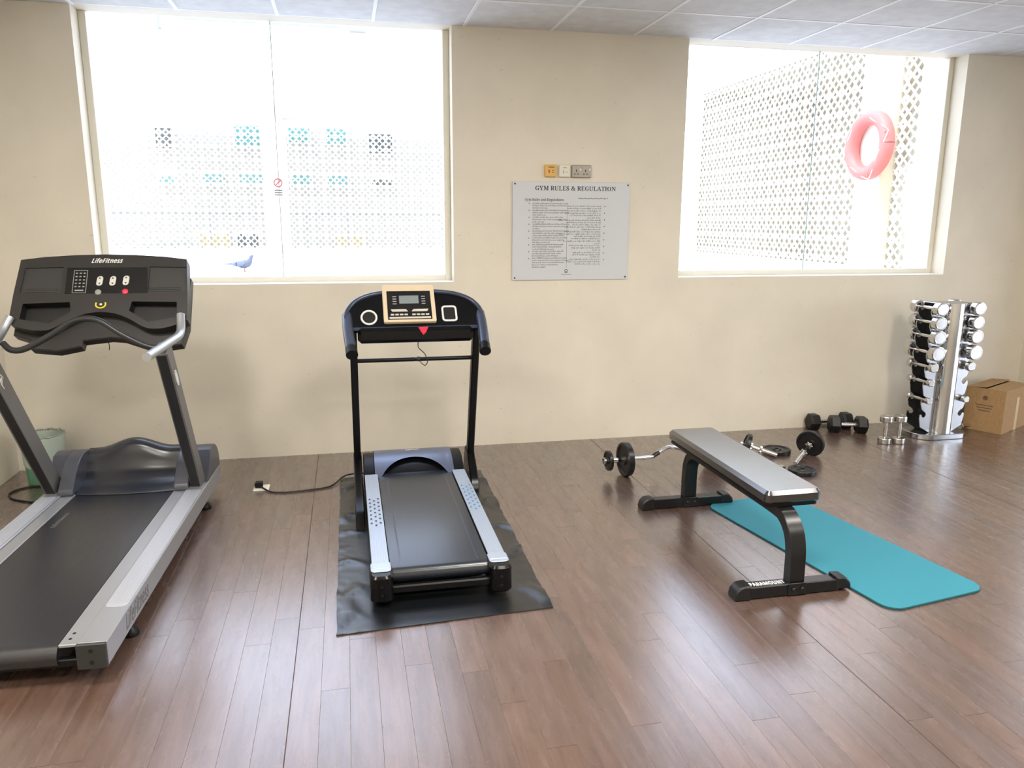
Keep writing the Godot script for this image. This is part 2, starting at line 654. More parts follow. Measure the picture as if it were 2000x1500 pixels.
func room() -> void:
	# floor: printed boards laid along the depth of the room, welded seams every twenty
	var b := MB.new()
	b.box(Vector3((LEFT + FAR_END) / 2, -0.064, REAR / 2), Vector3(FAR_END - LEFT + 0.4, 0.12, REAR + 0.4))
	var fl := struct("floor", b, M.floor_gap, "brown wood-look floor of narrow boards with glossy window reflections", "floor")
	var rn := RandomNumberGenerator.new()
	rn.seed = 8
	var w := 0.102
	var long := 1.2
	var pm := MB.new()
	pm.box(Vector3(0, -0.002, 0), Vector3(w - 0.0007, 0.004, 1.0), 0.0)
	var board := MB.new()
	var hx := w / 2 - 0.00012
	var c := 0.0006
	board.face(Vector3(-hx + c, 0, -0.4995), Vector3(hx - c, 0, -0.4995), Vector3(hx - c, 0, 0.4995), Vector3(-hx + c, 0, 0.4995), Vector3.UP)
	for s in [-1.0, 1.0]:
		var nn := Vector3(s * 0.6, 0.8, 0)
		board.face(Vector3(s * (hx - c), 0, -0.4995), Vector3(s * hx, -c * 0.7, -0.4995), Vector3(s * hx, -c * 0.7, 0.4995), Vector3(s * (hx - c), 0, 0.4995), nn)
		board.face(Vector3(s * hx, -c * 0.7, -0.4995), Vector3(s * hx, -0.004, -0.4995), Vector3(s * hx, -0.004, 0.4995), Vector3(s * hx, -c * 0.7, 0.4995), Vector3(s, 0, 0))
		board.face(Vector3(-hx, -0.004, s * 0.4995), Vector3(hx, -0.004, s * 0.4995), Vector3(hx - c, 0, s * 0.4995), Vector3(-hx + c, 0, s * 0.4995), Vector3(0, 0, s))
	board.face(Vector3(-hx, -0.004, -0.4995), Vector3(hx, -0.004, -0.4995), Vector3(hx, -0.004, 0.4995), Vector3(-hx, -0.004, 0.4995), Vector3.DOWN)
	var bm := board.mesh()
	var all := []
	var ci := camera.transform.affine_inverse()
	for k in range(-19, 98):
		var x := -0.25 + (k + 0.5) * w
		var z := -rn.randf() * long
		var last := -1
		while z < REAR:
			var z0 := maxf(z, 0.0)
			var z1 := minf(z + long, REAR)
			var kind := rn.randi_range(0, 7)
			if kind == last: kind = (kind + 3) % 8
			last = kind
			if z1 - z0 > 0.03:
				var score := 0.0
				for e in [0.1, 0.5, 0.9]:
					var q := ci * Vector3(x, 0, lerpf(z0, z1, e))
					if q.z < -0.2 and absf(q.x / q.z) < 0.70 and absf(q.y / q.z) < 0.52:
						score += (z1 - z0) / (q.z * q.z * absf(q.z))
				all.append([score, x, z0, z1, kind])
			z += long
	all.sort_custom(func(p, q): return p[0] > q[0])
	var rest := {}
	for i in all.size():
		var a: Array = all[i]
		var t := Transform3D(Basis.from_scale(Vector3(1, 1, a[3] - a[2])), Vector3(a[1], 0, (a[2] + a[3]) / 2))
		if i < 300:
			var o := MeshInstance3D.new()
			o.mesh = bm
			o.material_override = M["plank_%d" % a[4]]
			o.name = "plank"
			o.transform = t
			fl.add_child(o, true)
		else:
			if not rest.has(a[4] % 4): rest[a[4] % 4] = []
			rest[a[4] % 4].append(t)
	for k in rest:
		var st := SurfaceTool.new()
		st.begin(Mesh.PRIMITIVE_TRIANGLES)
		for t in rest[k]: st.append_from(bm, 0, t)
		var o := MeshInstance3D.new()
		o.mesh = st.commit()
		o.material_override = M["plank_%d" % k]
		o.name = "rear_planks"
		o.set_meta("kind", "stuff")
		fl.add_child(o, true)
	for x in [-0.25, 1.79, 3.83, 5.87, 7.91]:
		b = MB.new()
		b.box(Vector3(x, 0.0001, REAR / 2), Vector3(0.0035, 0.0012, REAR), 0.0003)
		part(fl, "weld_seam", b, M.floor_gap, "dark welded seam between two widths of flooring")

	# walls
	var hi := 3.3
	b = MB.new()
	var t := 0.2
	for q in [[LEFT - t, -1.585, -0.12, hi], [0.745, 2.452, -0.12, hi], [4.774, 6.05, -0.12, hi], [8.6, FAR_END + t, -0.12, hi], [-1.585, 0.745, -0.12, 1.216], [2.452, 4.774, -0.12, 1.230], [6.05, 8.6, -0.12, 1.230], [-1.585, 0.745, CEIL + 0.004, hi], [2.452, 4.774, CEIL + 0.004, hi], [6.05, 8.6, CEIL + 0.004, hi]]:
		b.box(Vector3((q[0] + q[1]) / 2, (q[2] + q[3]) / 2, -t / 2), Vector3(q[1] - q[0], q[3] - q[2], t))
	struct("wall_back", b, M.wall_paint, "cream painted wall with two large windows and scuffs near the floor", "wall")
	b = MB.new()
	b.box(Vector3(LEFT - t / 2, (hi - 0.12) / 2, (REAR + t) / 2), Vector3(t, hi + 0.12, REAR + t))
	struct("wall_left", b, M.wall_paint, "narrow strip of cream side wall beside the grey treadmill", "wall")
	b = MB.new()
	b.box(Vector3((LEFT + FAR_END) / 2, (hi - 0.12) / 2, REAR + t / 2), Vector3(FAR_END - LEFT, hi + 0.12, t))
	struct("wall_front", b, M.wall_paint, "cream wall behind the viewer", "wall")
	# short pier closing the view on the right; the room goes on behind it to a glazed end wall
	b = MB.new()
	b.box(Vector3(RIGHT + t / 2, (hi - 0.12) / 2, 0.15), Vector3(t, hi + 0.12, 0.30))
	struct("wall_right", b, M.wall_paint, "cream wall pier at the right edge behind the carton", "wall")
	b = MB.new()
	for q in [[0.0, 0.7, -0.12, hi], [6.9, REAR + t, -0.12, hi], [0.7, 6.9, 2.72, hi]]:
		b.box(Vector3(FAR_END + t / 2, (q[2] + q[3]) / 2, (q[0] + q[1]) / 2), Vector3(t, q[3] - q[2], q[1] - q[0]))
	struct("wall_end", b, M.wall_paint, "end wall with glazed doors, out of view on the right", "wall")
	for k in 3:
		var o := Node3D.new()
		o.name = "door_%d" % (k + 1)
		add_child(o)
		o.position = Vector3(FAR_END + 0.12, 0, 0.7 + 6.2 * (k + 0.5) / 3.0)
		o.set_meta("kind", "structure")
		o.set_meta("label", "glazed door of the end wall")
		var half := 6.2 / 6.0
		b = MB.new()
		for z in [-half + 0.025, half - 0.025]: b.box(Vector3(0, 1.36, z), Vector3(0.06, 2.72, 0.05), 0.004)
		for y in [0.025, 2.695]: b.box(Vector3(0, y, 0), Vector3(0.058, 0.05, half * 2 - 0.1), 0.004)
		part(o, "frame", b, M.window_frame)
		b = MB.new()
		b.box(Vector3(0, 1.36, 0), Vector3(0.006, 2.62, half * 2 - 0.1))
		part(o, "pane", b, M.glass)

	# suspended ceiling: slab, tiles in a grid of bars
	b = MB.new()
	b.box(Vector3((LEFT + FAR_END) / 2, 3.12, REAR / 2), Vector3(FAR_END - LEFT + 0.39, 0.34, REAR + 0.39))
	var ce := struct("ceiling", b, M.ceiling_slab, "suspended ceiling of square white tiles in a thin grid", "ceiling")
	var tile := MB.new()
	tile.box(Vector3(0, 0.007, 0), Vector3(1, 0.014, 1), 0.0)
	var tm := tile.mesh()
	var xs := [LEFT]
	var q := -0.97 - 0.6 * 2
	while q < FAR_END - 0.05:
		if q > LEFT + 0.05: xs.append(q)
		q += 0.6
	xs.append(FAR_END)
	var zs := [0.0]
	q = 0.64
	while q < REAR - 0.05:
		zs.append(q)
		q += 0.6
	zs.append(REAR)
	for i in xs.size() - 1:
		for j in zs.size() - 1:
			var cx: float = (xs[i] + xs[i + 1]) / 2
			var cz: float = (zs[j] + zs[j + 1]) / 2
			var lamp := false
			for lx in [-1.27, 1.13, 3.53]:
				for lz in [3.34, 5.14]:
					if absf(cx - lx) < 0.1 and absf(cz - lz) < 0.1: lamp = true
			if lamp: continue
			var o := MeshInstance3D.new()
			o.mesh = tm
			o.material_override = M.ceiling_tile
			o.name = "ceiling_tile"
			o.position = Vector3(cx, CEIL + 0.004 + 0.0012 * sin(i * 7.3 + j * 3.1), cz)
			o.scale = Vector3(xs[i + 1] - xs[i] - 0.02, 1, zs[j + 1] - zs[j] - 0.02)
			ce.add_child(o, true)
	for i in range(1, xs.size() - 1):
		b = MB.new()
		b.box(Vector3(xs[i], CEIL + 0.006, REAR / 2), Vector3(0.022, 0.012, REAR), 0.001)
		part(ce, "grid_bar", b, M.ceiling_grid)
	for j in range(1, zs.size() - 1):
		b = MB.new()
		b.box(Vector3((LEFT + FAR_END) / 2, CEIL + 0.0064, zs[j]), Vector3(FAR_END - LEFT, 0.012, 0.022), 0.001)
		part(ce, "grid_bar", b, M.ceiling_grid)
	b = MB.new()
	b.box(Vector3((LEFT + RIGHT) / 2, CEIL + 0.010, 0.010), Vector3(RIGHT - LEFT, 0.012, 0.018), 0.001)
	part(ce, "wall_angle", b, M.ceiling_grid)
	add_fill_panels()

func windows() -> void:
	var k := 0
	for wd in [[-1.585, 0.745, 1.216, -0.433, "large fixed window behind the treadmills, pigeon and lattice facade beyond"], [2.452, 4.774, 1.230, 3.60, "large fixed window on the right, life ring and lattice wall beyond"], [6.05, 8.6, 1.230, 7.3, "third fixed window beyond the pier, out of view"]]:
		k += 1
		var o := Node3D.new()
		o.name = "window_%d" % k
		add_child(o)
		var cx: float = (wd[0] + wd[1]) / 2
		o.position = Vector3(cx, wd[2], -0.17)
		o.set_meta("kind", "structure")
		o.set_meta("label", wd[4])
		var w: float = wd[1] - wd[0]
		var h: float = CEIL + 0.004 - wd[2]
		var b := MB.new()
		for s in [-1.0, 1.0]:
			b.box(Vector3(s * (w / 2 - 0.022), h / 2, 0), Vector3(0.044, h, 0.055), 0.003)
		b.box(Vector3(0, 0.022, 0), Vector3(w - 0.088, 0.044, 0.053), 0.003)
		part(o, "window_frame", b, M.window_frame)
		b = MB.new()
		b.box(Vector3(0, 0.003, 0.0985), Vector3(w - 0.002, 0.006, 0.143), 0.002)
		part(o, "window_sill", b, M.sill)
		var jx: float = wd[3] - cx
		for e in [[-w / 2 + 0.044, jx - 0.0025], [jx + 0.0025, w / 2 - 0.044]]:
			b = MB.new()
			b.box(Vector3((e[0] + e[1]) / 2, h / 2 + 0.022, 0), Vector3(e[1] - e[0], h - 0.044, 0.010))
			part(o, "pane", b, M.glass)
		b = MB.new()
		b.box(Vector3(jx, h / 2 + 0.022, 0), Vector3(0.005, h - 0.044, 0.011))
		part(o, "glass_joint", b, M.glass_edge)
	# sticker on the left window
	var t := thing("window_sticker", "small round warning sticker on the glass joint of the left window", "sticker", Vector3(-0.437, 1.865, -0.1625))
	var b := MB.new()
	b.box(Vector3(0, 0.0, 0), Vector3(0.07, 0.125, 0.0012))
	part(t, "backing", b, M.sticker_white)
	var ring := []
	for a in 25: ring.append(Vector3(cos(TAU * a / 24) * 0.026, 0.030 + sin(TAU * a / 24) * 0.026, 0.0012))
	b = MB.new()
	b.tube(ring, 0.0026, 6, false)
	b.bar(Vector3(-0.017, 0.014, 0.0012), Vector3(0.018, 0.047, 0.0012), 0.004, 0.002, Vector3.FORWARD)
	part(t, "red_ring", b, M.sticker_red)
	b = MB.new()
	for y in [-0.02, -0.035, -0.05]: b.box(Vector3(0, y, 0.001), Vector3(0.05, 0.006, 0.001))
	part(t, "print_lines", b, M.print_grey)

# perforated screen in x, y: diamond cells, each with a large, middling or small diamond hole
func screen_mesh(w: float, h: float, xf: Transform3D, rim := 0.07, thick := 0.010) -> MB:
	var b := MB.new()
	b.xf = xf
	var px := 0.118
	var py := 0.057
	var rows := int(h / py)
	var cols := int(w / px) + 1
	for j in range(-rows / 2, rows / 2 + 1):
		for i in range(-cols / 2 - 1, cols / 2 + 2):
			var odd := posmod(j, 2)
			var c := Vector2((i + 0.5 * odd) * px, j * py)
			if absf(c.x) > w / 2 or absf(c.y) > h / 2: continue
			var f := 0.77
			if posmod(j, 4) == 0: f = 0.55 if posmod(i, 2) == 0 else 0.30
			elif posmod(j, 4) == 2: f = 0.77 if posmod(i, 2) == 0 else 0.55
			var q := [Vector2(px / 2, 0), Vector2(0, py), Vector2(-px / 2, 0), Vector2(0, -py)]
			for k in 4:
				var a: Vector2 = q[k]
				var d: Vector2 = q[(k + 1) % 4]
				var oa := Vector3(c.x + a.x, c.y + a.y, 0)
				var od := Vector3(c.x + d.x, c.y + d.y, 0)
				var m := (a + d) * 0.5
				# hole corners are clipped a little, so that each hole is a rounded diamond
				var a1 := (a * 0.90 + m * 0.10) * f
				var d1 := (d * 0.90 + m * 0.10) * f
				var ia := Vector3(c.x + a1.x, c.y + a1.y, 0)
				var id := Vector3(c.x + d1.x, c.y + d1.y, 0)
				var aa := Vector3(c.x + a.x * 0.9 * f + (a1 - a * 0.9 * f).x * 0.0, c.y + a.y * 0.9 * f, 0)
				var dd := Vector3(c.x + d.x * 0.9 * f, c.y + d.y * 0.9 * f, 0)
				var tz := Vector3(0, 0, thick / 2)
				var nn := Vector3(0, 0, 1)
				b.face(oa + tz, ia + tz, id + tz, od + tz, nn)
				b.tri(oa + tz, aa + tz, ia + tz, nn, nn, nn)
				b.tri(od + tz, dd + tz, id + tz, nn, nn, nn)
				b.face(oa - tz, ia - tz, id - tz, od - tz, -nn)
				b.tri(oa - tz, aa - tz, ia - tz, -nn, -nn, -nn)
				b.tri(od - tz, dd - tz, id - tz, -nn, -nn, -nn)
				var inw := -Vector3(m.x, m.y, 0).normalized()
				b.face(ia + tz, id + tz, id - tz, ia - tz, inw)
				b.face(aa + tz, ia + tz, ia - tz, aa - tz, inw)
				b.face(id + tz, dd + tz, dd - tz, id - tz, inw)
	# rim
	var t2 := thick + 0.01
	for s in [-1.0, 1.0]:
		b.box(Vector3(s * w / 2, 0, 0), Vector3(rim, h + 0.10, t2), 0.003)
		b.box(Vector3(0, s * h / 2, 0), Vector3(w, 0.07, t2 - 0.002), 0.003)
	return b

func lattice(parent: Node, w: float, h: float, xf: Transform3D, rim := 0.07) -> void:
	part(parent, "perforated_panel", screen_mesh(w, h, xf, rim), M.lattice_white)

func outside() -> void:
	var dk := 1.03
	var b := MB.new()
	b.box(Vector3(-5.0, dk - 0.5, -8.6), Vector3(22.0, 1.0, 16.8))
	struct("pool_deck", b, M.deck_tile, "pale tiled deck outside the windows", "ground")
	b = MB.new()
	b.box(Vector3(24.0, -0.25, 2.0), Vector3(28.2, 0.3, 40.0))
	b.box(Vector3(8.85, -0.25, -9.1), Vector3(2.1, 0.3, 17.8))
	struct("yard", b, M.pale_paving, "pale paving outside the glazed door", "ground")

	# side screen with the life ring: lattice between posts, running away from the building at x = 5.5
	var sx := 5.5
	var t := thing("lattice_screen", "long white lattice side screen with top beam seen through the right window", "screen", Vector3(sx, dk, -3.6))
	var side := func(z0: float, z1: float, y0: float, y1: float) -> Transform3D:
		return Transform3D(Basis(Vector3(0, 0, -1), Vector3.UP, Vector3(1, 0, 0)), Vector3(0, (y0 + y1) / 2 - dk, (z0 + z1) / 2 + 3.6))
	lattice(t, 4.06, 2.46, side.call(-6.24, -2.18, 1.15, 3.61))
	b = MB.new()
	b.box(Vector3(0, 3.70 - dk, -0.66), Vector3(0.16, 0.13, 4.20), 0.006)
	part(t, "top_beam", b, M.facade_white)
	b = MB.new()
	b.box(Vector3(0, 0.045, -0.66), Vector3(0.14, 0.09, 4.20), 0.006)
	part(t, "bottom_kerb", b, M.facade_white)
	b = MB.new()
	b.box(Vector3(0.0, 1.28, -2.74), Vector3(0.12, 2.56, 0.16), 0.006)
	part(t, "end_post", b, M.post_cream_and_shade)
	t = thing("lattice_screen", "narrow lattice strip between the white pillar and the right window edge", "screen", Vector3(sx, dk, -1.3))
	side = func(z0: float, z1: float, y0: float, y1: float) -> Transform3D:
		return Transform3D(Basis(Vector3(0, 0, -1), Vector3.UP, Vector3(1, 0, 0)), Vector3(0, (y0 + y1) / 2 - dk, (z0 + z1) / 2 + 1.3))
	lattice(t, 0.43, 2.46, side.call(-1.70, -1.27, 1.15, 3.61), 0.02)
	t = thing("white_pillar", "white square pillar with shade painted on its flank, carrying the life ring", "pillar", Vector3(sx, dk, -1.88))
	b = MB.new()
	b.box(Vector3(0, 1.38, -0.01), Vector3(0.30, 2.76, 0.40), 0.006)
	part(t, "shaft", b, M.facade_white)
	b = MB.new()
	b.box(Vector3(0, 1.38, 0.195), Vector3(0.296, 2.75, 0.012), 0.002)
	part(t, "flank_shade", b, M.post_cream_and_shade)  # thin board that paints the shaded side of the pillar
	t = thing("white_pillar", "plain white pillar at the right edge of the right window", "pillar", Vector3(sx - 0.02, dk, -0.74))
	b = MB.new()
	b.box(Vector3(0, 1.38, 0.015), Vector3(0.24, 2.76, 1.01), 0.006)
	part(t, "shaft", b, M.facade_white)
	# passage behind the screen; its depth and roof are added to shade the holes
	b = MB.new()
	b.box(Vector3(7.66, dk + 1.28, -3.8), Vector3(0.12, 2.56, 5.4))
	b.box(Vector3(6.65, dk + 2.62, -3.8), Vector3(2.14, 0.10, 5.4))
	b.box(Vector3(6.6, dk + 1.28, -6.44), Vector3(2.0, 2.56, 0.12))
	b.box(Vector3(6.6, dk + 1.28, -1.16), Vector3(2.0, 2.56, 0.12))
	b.box(Vector3(6.65, dk - 0.55, -3.8), Vector3(2.14, 1.1, 5.4))
	tag(part(self, "added_shade_passage", b, M.passage_cream), "cream passage glimpsed through the lattice holes, its roof added to shade it", "passage")
	# the life ring
	t = thing("life_ring", "faded red life ring with white rope hanging on the white pillar", "life ring", Vector3(sx - 0.225, 2.42, -1.80))
	var p := []
	for i in 49:
		var a := TAU * i / 48
		p.append(Vector3(0, sin(a), cos(a)) * 0.275)
	b = MB.new()
	b.tube(p, 0.072, 20, false)
	part(t, "ring", b, M.ring_red)
	b = MB.new()
	var rope := []
	var knots := [0.05, 0.30, 0.55, 0.80]
	for i in 49:
		var a := TAU * (0.30 + i / 48.0)
		var sag := absf(sin(TAU * 2.0 * i / 48.0))
		rope.append(Vector3(-0.05 - 0.02 * sag, sin(a) * (0.36 - 0.10 * sag), cos(a) * (0.36 - 0.10 * sag)))
	b.tube(rope, 0.0042, 6, false)
	part(t, "rope", b, M.rope_white)
	for k in knots:
		var a: float = TAU * k
		b = MB.new()
		b.box(Vector3(-0.055, sin(a) * 0.315, cos(a) * 0.315), Vector3(0.02, 0.022, 0.022), 0.004)
		part(t, "rope_cleat", b, M.ring_red)

	# opposite facade, ten metres off: posts, two lattice panels, deep lintel, upper wall
	var z := -10.0
	t = thing("facade", "white courtyard building with lattice panels and plain upper wall", "building", Vector3(-1.2, dk, z))
	b = MB.new()
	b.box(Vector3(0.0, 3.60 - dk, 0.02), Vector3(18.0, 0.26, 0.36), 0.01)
	part(t, "lintel", b, M.lintel_cream_shade)
	b = MB.new()
	b.box(Vector3(0.0, 4.30 - dk, -0.10), Vector3(18.0, 1.16, 0.24))
	b.box(Vector3(0.0, 5.15 - dk, -0.16), Vector3(18.0, 0.60, 0.24))
	part(t, "upper_wall", b, M.facade_white)
	b = MB.new()
	b.box(Vector3(0.0, 3.86 - dk, -1.40), Vector3(18.0, 0.14, 2.40))
	part(t, "added_shade_roof", b, M.facade_white)  # unseen slab added to shade the gap behind the lattice
	b = MB.new()
	b.box(Vector3(0.0, 0.02, 0.02), Vector3(18.0, 0.12, 0.40), 0.01)
	part(t, "kerb", b, M.kerb_blue)
	b = MB.new()
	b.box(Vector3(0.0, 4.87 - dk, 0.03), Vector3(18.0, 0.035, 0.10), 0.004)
	part(t, "string_course", b, M.course_shade)
	for x in [-6.4, -1.24, 3.6]:
		b = MB.new()
		b.box(Vector3(x + 1.2, 1.24, 0.0), Vector3(0.38, 2.46, 0.30), 0.01)
		part(t, "pillar", b, M.facade_white)
	for e in [[-6.2, -1.43], [-1.05, 3.4]]:
		lattice(t, e[1] - e[0], 2.40, Transform3D(Basis(), Vector3((e[0] + e[1]) / 2 + 1.2, 2.28 - dk, -0.08)))
	for e in [[-3.02, 3.72], [0.37, 3.70]]:
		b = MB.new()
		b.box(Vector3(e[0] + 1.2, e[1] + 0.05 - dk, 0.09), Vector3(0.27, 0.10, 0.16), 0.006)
		part(t, "wall_light_box", b, M.lintel_cream_shade)  # whole box darkened to stand for its shaded underside
	for e in [[-2.69, 1.32], [-1.27, 1.36]]:
		for i in 4:
			b = MB.new()
			b.box(Vector3(e[0] + 1.2 + 0.17 + i * 0.33, 5.17 - dk, -0.02), Vector3(0.30, 0.24, 0.06), 0.004)
			var wn := part(t, "window", b, M.window_frame)
			b = MB.new()
			b.box(Vector3(e[0] + 1.2 + 0.17 + i * 0.33, 5.17 - dk, 0.014), Vector3(0.24, 0.18, 0.01))
			part(wn, "pane", b, M.screen_grey)
	for e in [[-3.05, 5.10, 0.05, 0.36], [0.36, 5.05, 0.30, 0.04]]:
		b = MB.new()
		b.box(Vector3(e[0] + 1.2, e[1] - dk, 0.0), Vector3(e[2], e[3], 0.12), 0.004)
		part(t, "conduit", b, M.screen_grey)
	# building behind the lattice
	z = -13.0
	t = thing("far_building", "white building behind the lattice with rows of small teal windows", "building", Vector3(-1.2, dk, z))
	b = MB.new()
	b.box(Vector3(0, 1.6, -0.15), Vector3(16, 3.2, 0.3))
	part(t, "wall", b, M.far_wall_shade)
	var n := 0
	for e in [[-3.894, 3.561, -3.578, 3.147], [-2.273, 3.659, -1.764, 3.242], [-1.145, 3.636, -0.699, 3.343], [-0.33, 3.637, 0.093, 3.318], [0.6, 3.552, 1.115, 3.14], [-3.884, 2.576, -3.608, 2.397], [-3.013, 2.622, -2.61, 2.455], [-2.244, 2.635, -1.637, 2.457], [-1.11, 2.642, -0.698, 2.425], [-0.341, 2.632, 0.093, 2.436], [0.647, 2.568, 1.095, 2.438], [-2.361, 1.348, -1.922, 1.05], [-3.16, 1.359, -2.539, 1.05], [-0.228, 1.281, 0.396, 1.05]]:
		n += 1
		var gm: Material = M.far_dark_glass if n in [1, 5, 11, 12] else M.far_cream if n > 12 else M.far_glass
		b = MB.new()
		var cx: float = (e[0] + e[2]) / 2 + 1.2
		var cy: float = (e[1] + e[3]) / 2 - dk
		var ww: float = e[2] - e[0]
		var hh: float = e[1] - e[3]
		b.box(Vector3(cx, cy, 0.01), Vector3(ww + 0.06, hh + 0.06, 0.05), 0.004)
		var wn := part(t, "window", b, M.facade_white)
		b = MB.new()
		b.box(Vector3(cx, cy, 0.038), Vector3(ww, hh, 0.01))
		part(wn, "pane", b, gm)
	b = MB.new()
	b.tube([Vector3(-4.0, 1.78 - dk, 0.9), Vector3(3.5, 1.78 - dk, 0.9)], 0.022, 8)
	for x in [-3.6, -1.6, 0.4, 1.27, 2.4]: b.tube([Vector3(x, 0, 0.9), Vector3(x, 1.78 - dk, 0.9)], 0.02, 8)
	part(t, "railing", b, M.rail_pale)
	pigeon(Vector3(-1.235, dk, -4.5))

func pigeon(at: Vector3) -> void:
	var t := thing("pigeon", "grey pigeon standing on the deck outside the left window, facing right", "pigeon", at)
	var sec := [[-0.175, 0.094, 0.004, 0.018], [-0.12, 0.092, 0.012, 0.026], [-0.075, 0.088, 0.024, 0.034], [-0.03, 0.082, 0.040, 0.044], [0.015, 0.086, 0.050, 0.050], [0.05, 0.098, 0.048, 0.046], [0.075, 0.122, 0.036, 0.034], [0.088, 0.148, 0.024, 0.023], [0.095, 0.168, 0.021, 0.020], [0.104, 0.182, 0.020, 0.019], [0.114, 0.189, 0.013, 0.013], [0.121, 0.189, 0.003, 0.003]]
	var rows := []
	for i in sec.size():
		var s: Array = sec[i]
		var a: Array = sec[maxi(i - 1, 0)]
		var c: Array = sec[mini(i + 1, sec.size() - 1)]
		var d := Vector2(c[0] - a[0], c[1] - a[1]).normalized()
		var row := []
		for k in 16:
			var e := TAU * k / 16
			row.append(Vector3(s[0] - d.y * sin(e) * s[2], s[1] + d.x * sin(e) * s[2], cos(e) * s[3]))
		rows.append(row)
	var b := MB.new()
	b.grid(rows, Vector3(0.03, 0.11, 0), true)
	part(t, "body", b, M.pigeon_grey)
	for s in [-1.0, 1.0]:
		b = MB.new()
		b.xf = Transform3D(Basis(Vector3(0, 0, 1), 0.06), Vector3(-0.045, 0.094, s * 0.040))
		b.ball(Vector3.ZERO, Vector3(0.082, 0.032, 0.014), 14, 8)
		b.ball(Vector3(-0.09, 0.006, -s * 0.012), Vector3(0.055, 0.012, 0.010), 12, 6)
		part(t, "wing", b, M.pigeon_wing)
		b = MB.new()
		b.box(Vector3(-0.075, 0.092, s * 0.054), Vector3(0.012, 0.04, 0.006), 0.002)
		part(t, "wing_bar", b, M.pigeon_dark)
		b = MB.new()
		b.tube([Vector3(0.012, 0.05, s * 0.018), Vector3(0.008, 0.006, s * 0.018)], 0.004, 6)
		for e in [-0.5, 0.0, 0.5]: b.tube([Vector3(0.008, 0.004, s * 0.018), Vector3(0.008 + cos(e) * 0.03, 0.003, s * 0.018 + sin(e) * 0.03)], [0.004, 0.002], 5)
		part(t, "leg", b, M.pigeon_leg)
		b = MB.new()
		b.ball(Vector3(0.108, 0.187, s * 0.0165), Vector3(0.0035, 0.0035, 0.0025), 8, 6)
		part(t, "eye", b, M.pigeon_leg)
	b = MB.new()
	b.tube([Vector3(0.116, 0.187, 0), Vector3(0.141, 0.182, 0)], [0.006, 0.001], 8)
	part(t, "beak", b, M.pigeon_dark)
	b = MB.new()
	b.box(Vector3(-0.185, 0.094, 0), Vector3(0.05, 0.008, 0.045), 0.002)
	part(t, "tail", b, M.pigeon_dark)

# x, y of the outline along z, y of the parent; depth along -x
func sideways(x0 := 0.0) -> Transform3D:
	return Transform3D(Basis(Vector3(0, 0, 1), Vector3(0, 1, 0), Vector3(-1, 0, 0)), Vector3(x0, 0, 0))

func csg_poly(called: String, poly: PackedVector2Array, depth: float, m: Material, z := 0.0, cut := false) -> CSGPolygon3D:
	var c := CSGPolygon3D.new()
	c.name = called
	c.polygon = poly
	c.depth = depth
	c.material = m
	c.position.z = z
	if cut: c.operation = CSGShape3D.OPERATION_SUBTRACTION
	return c

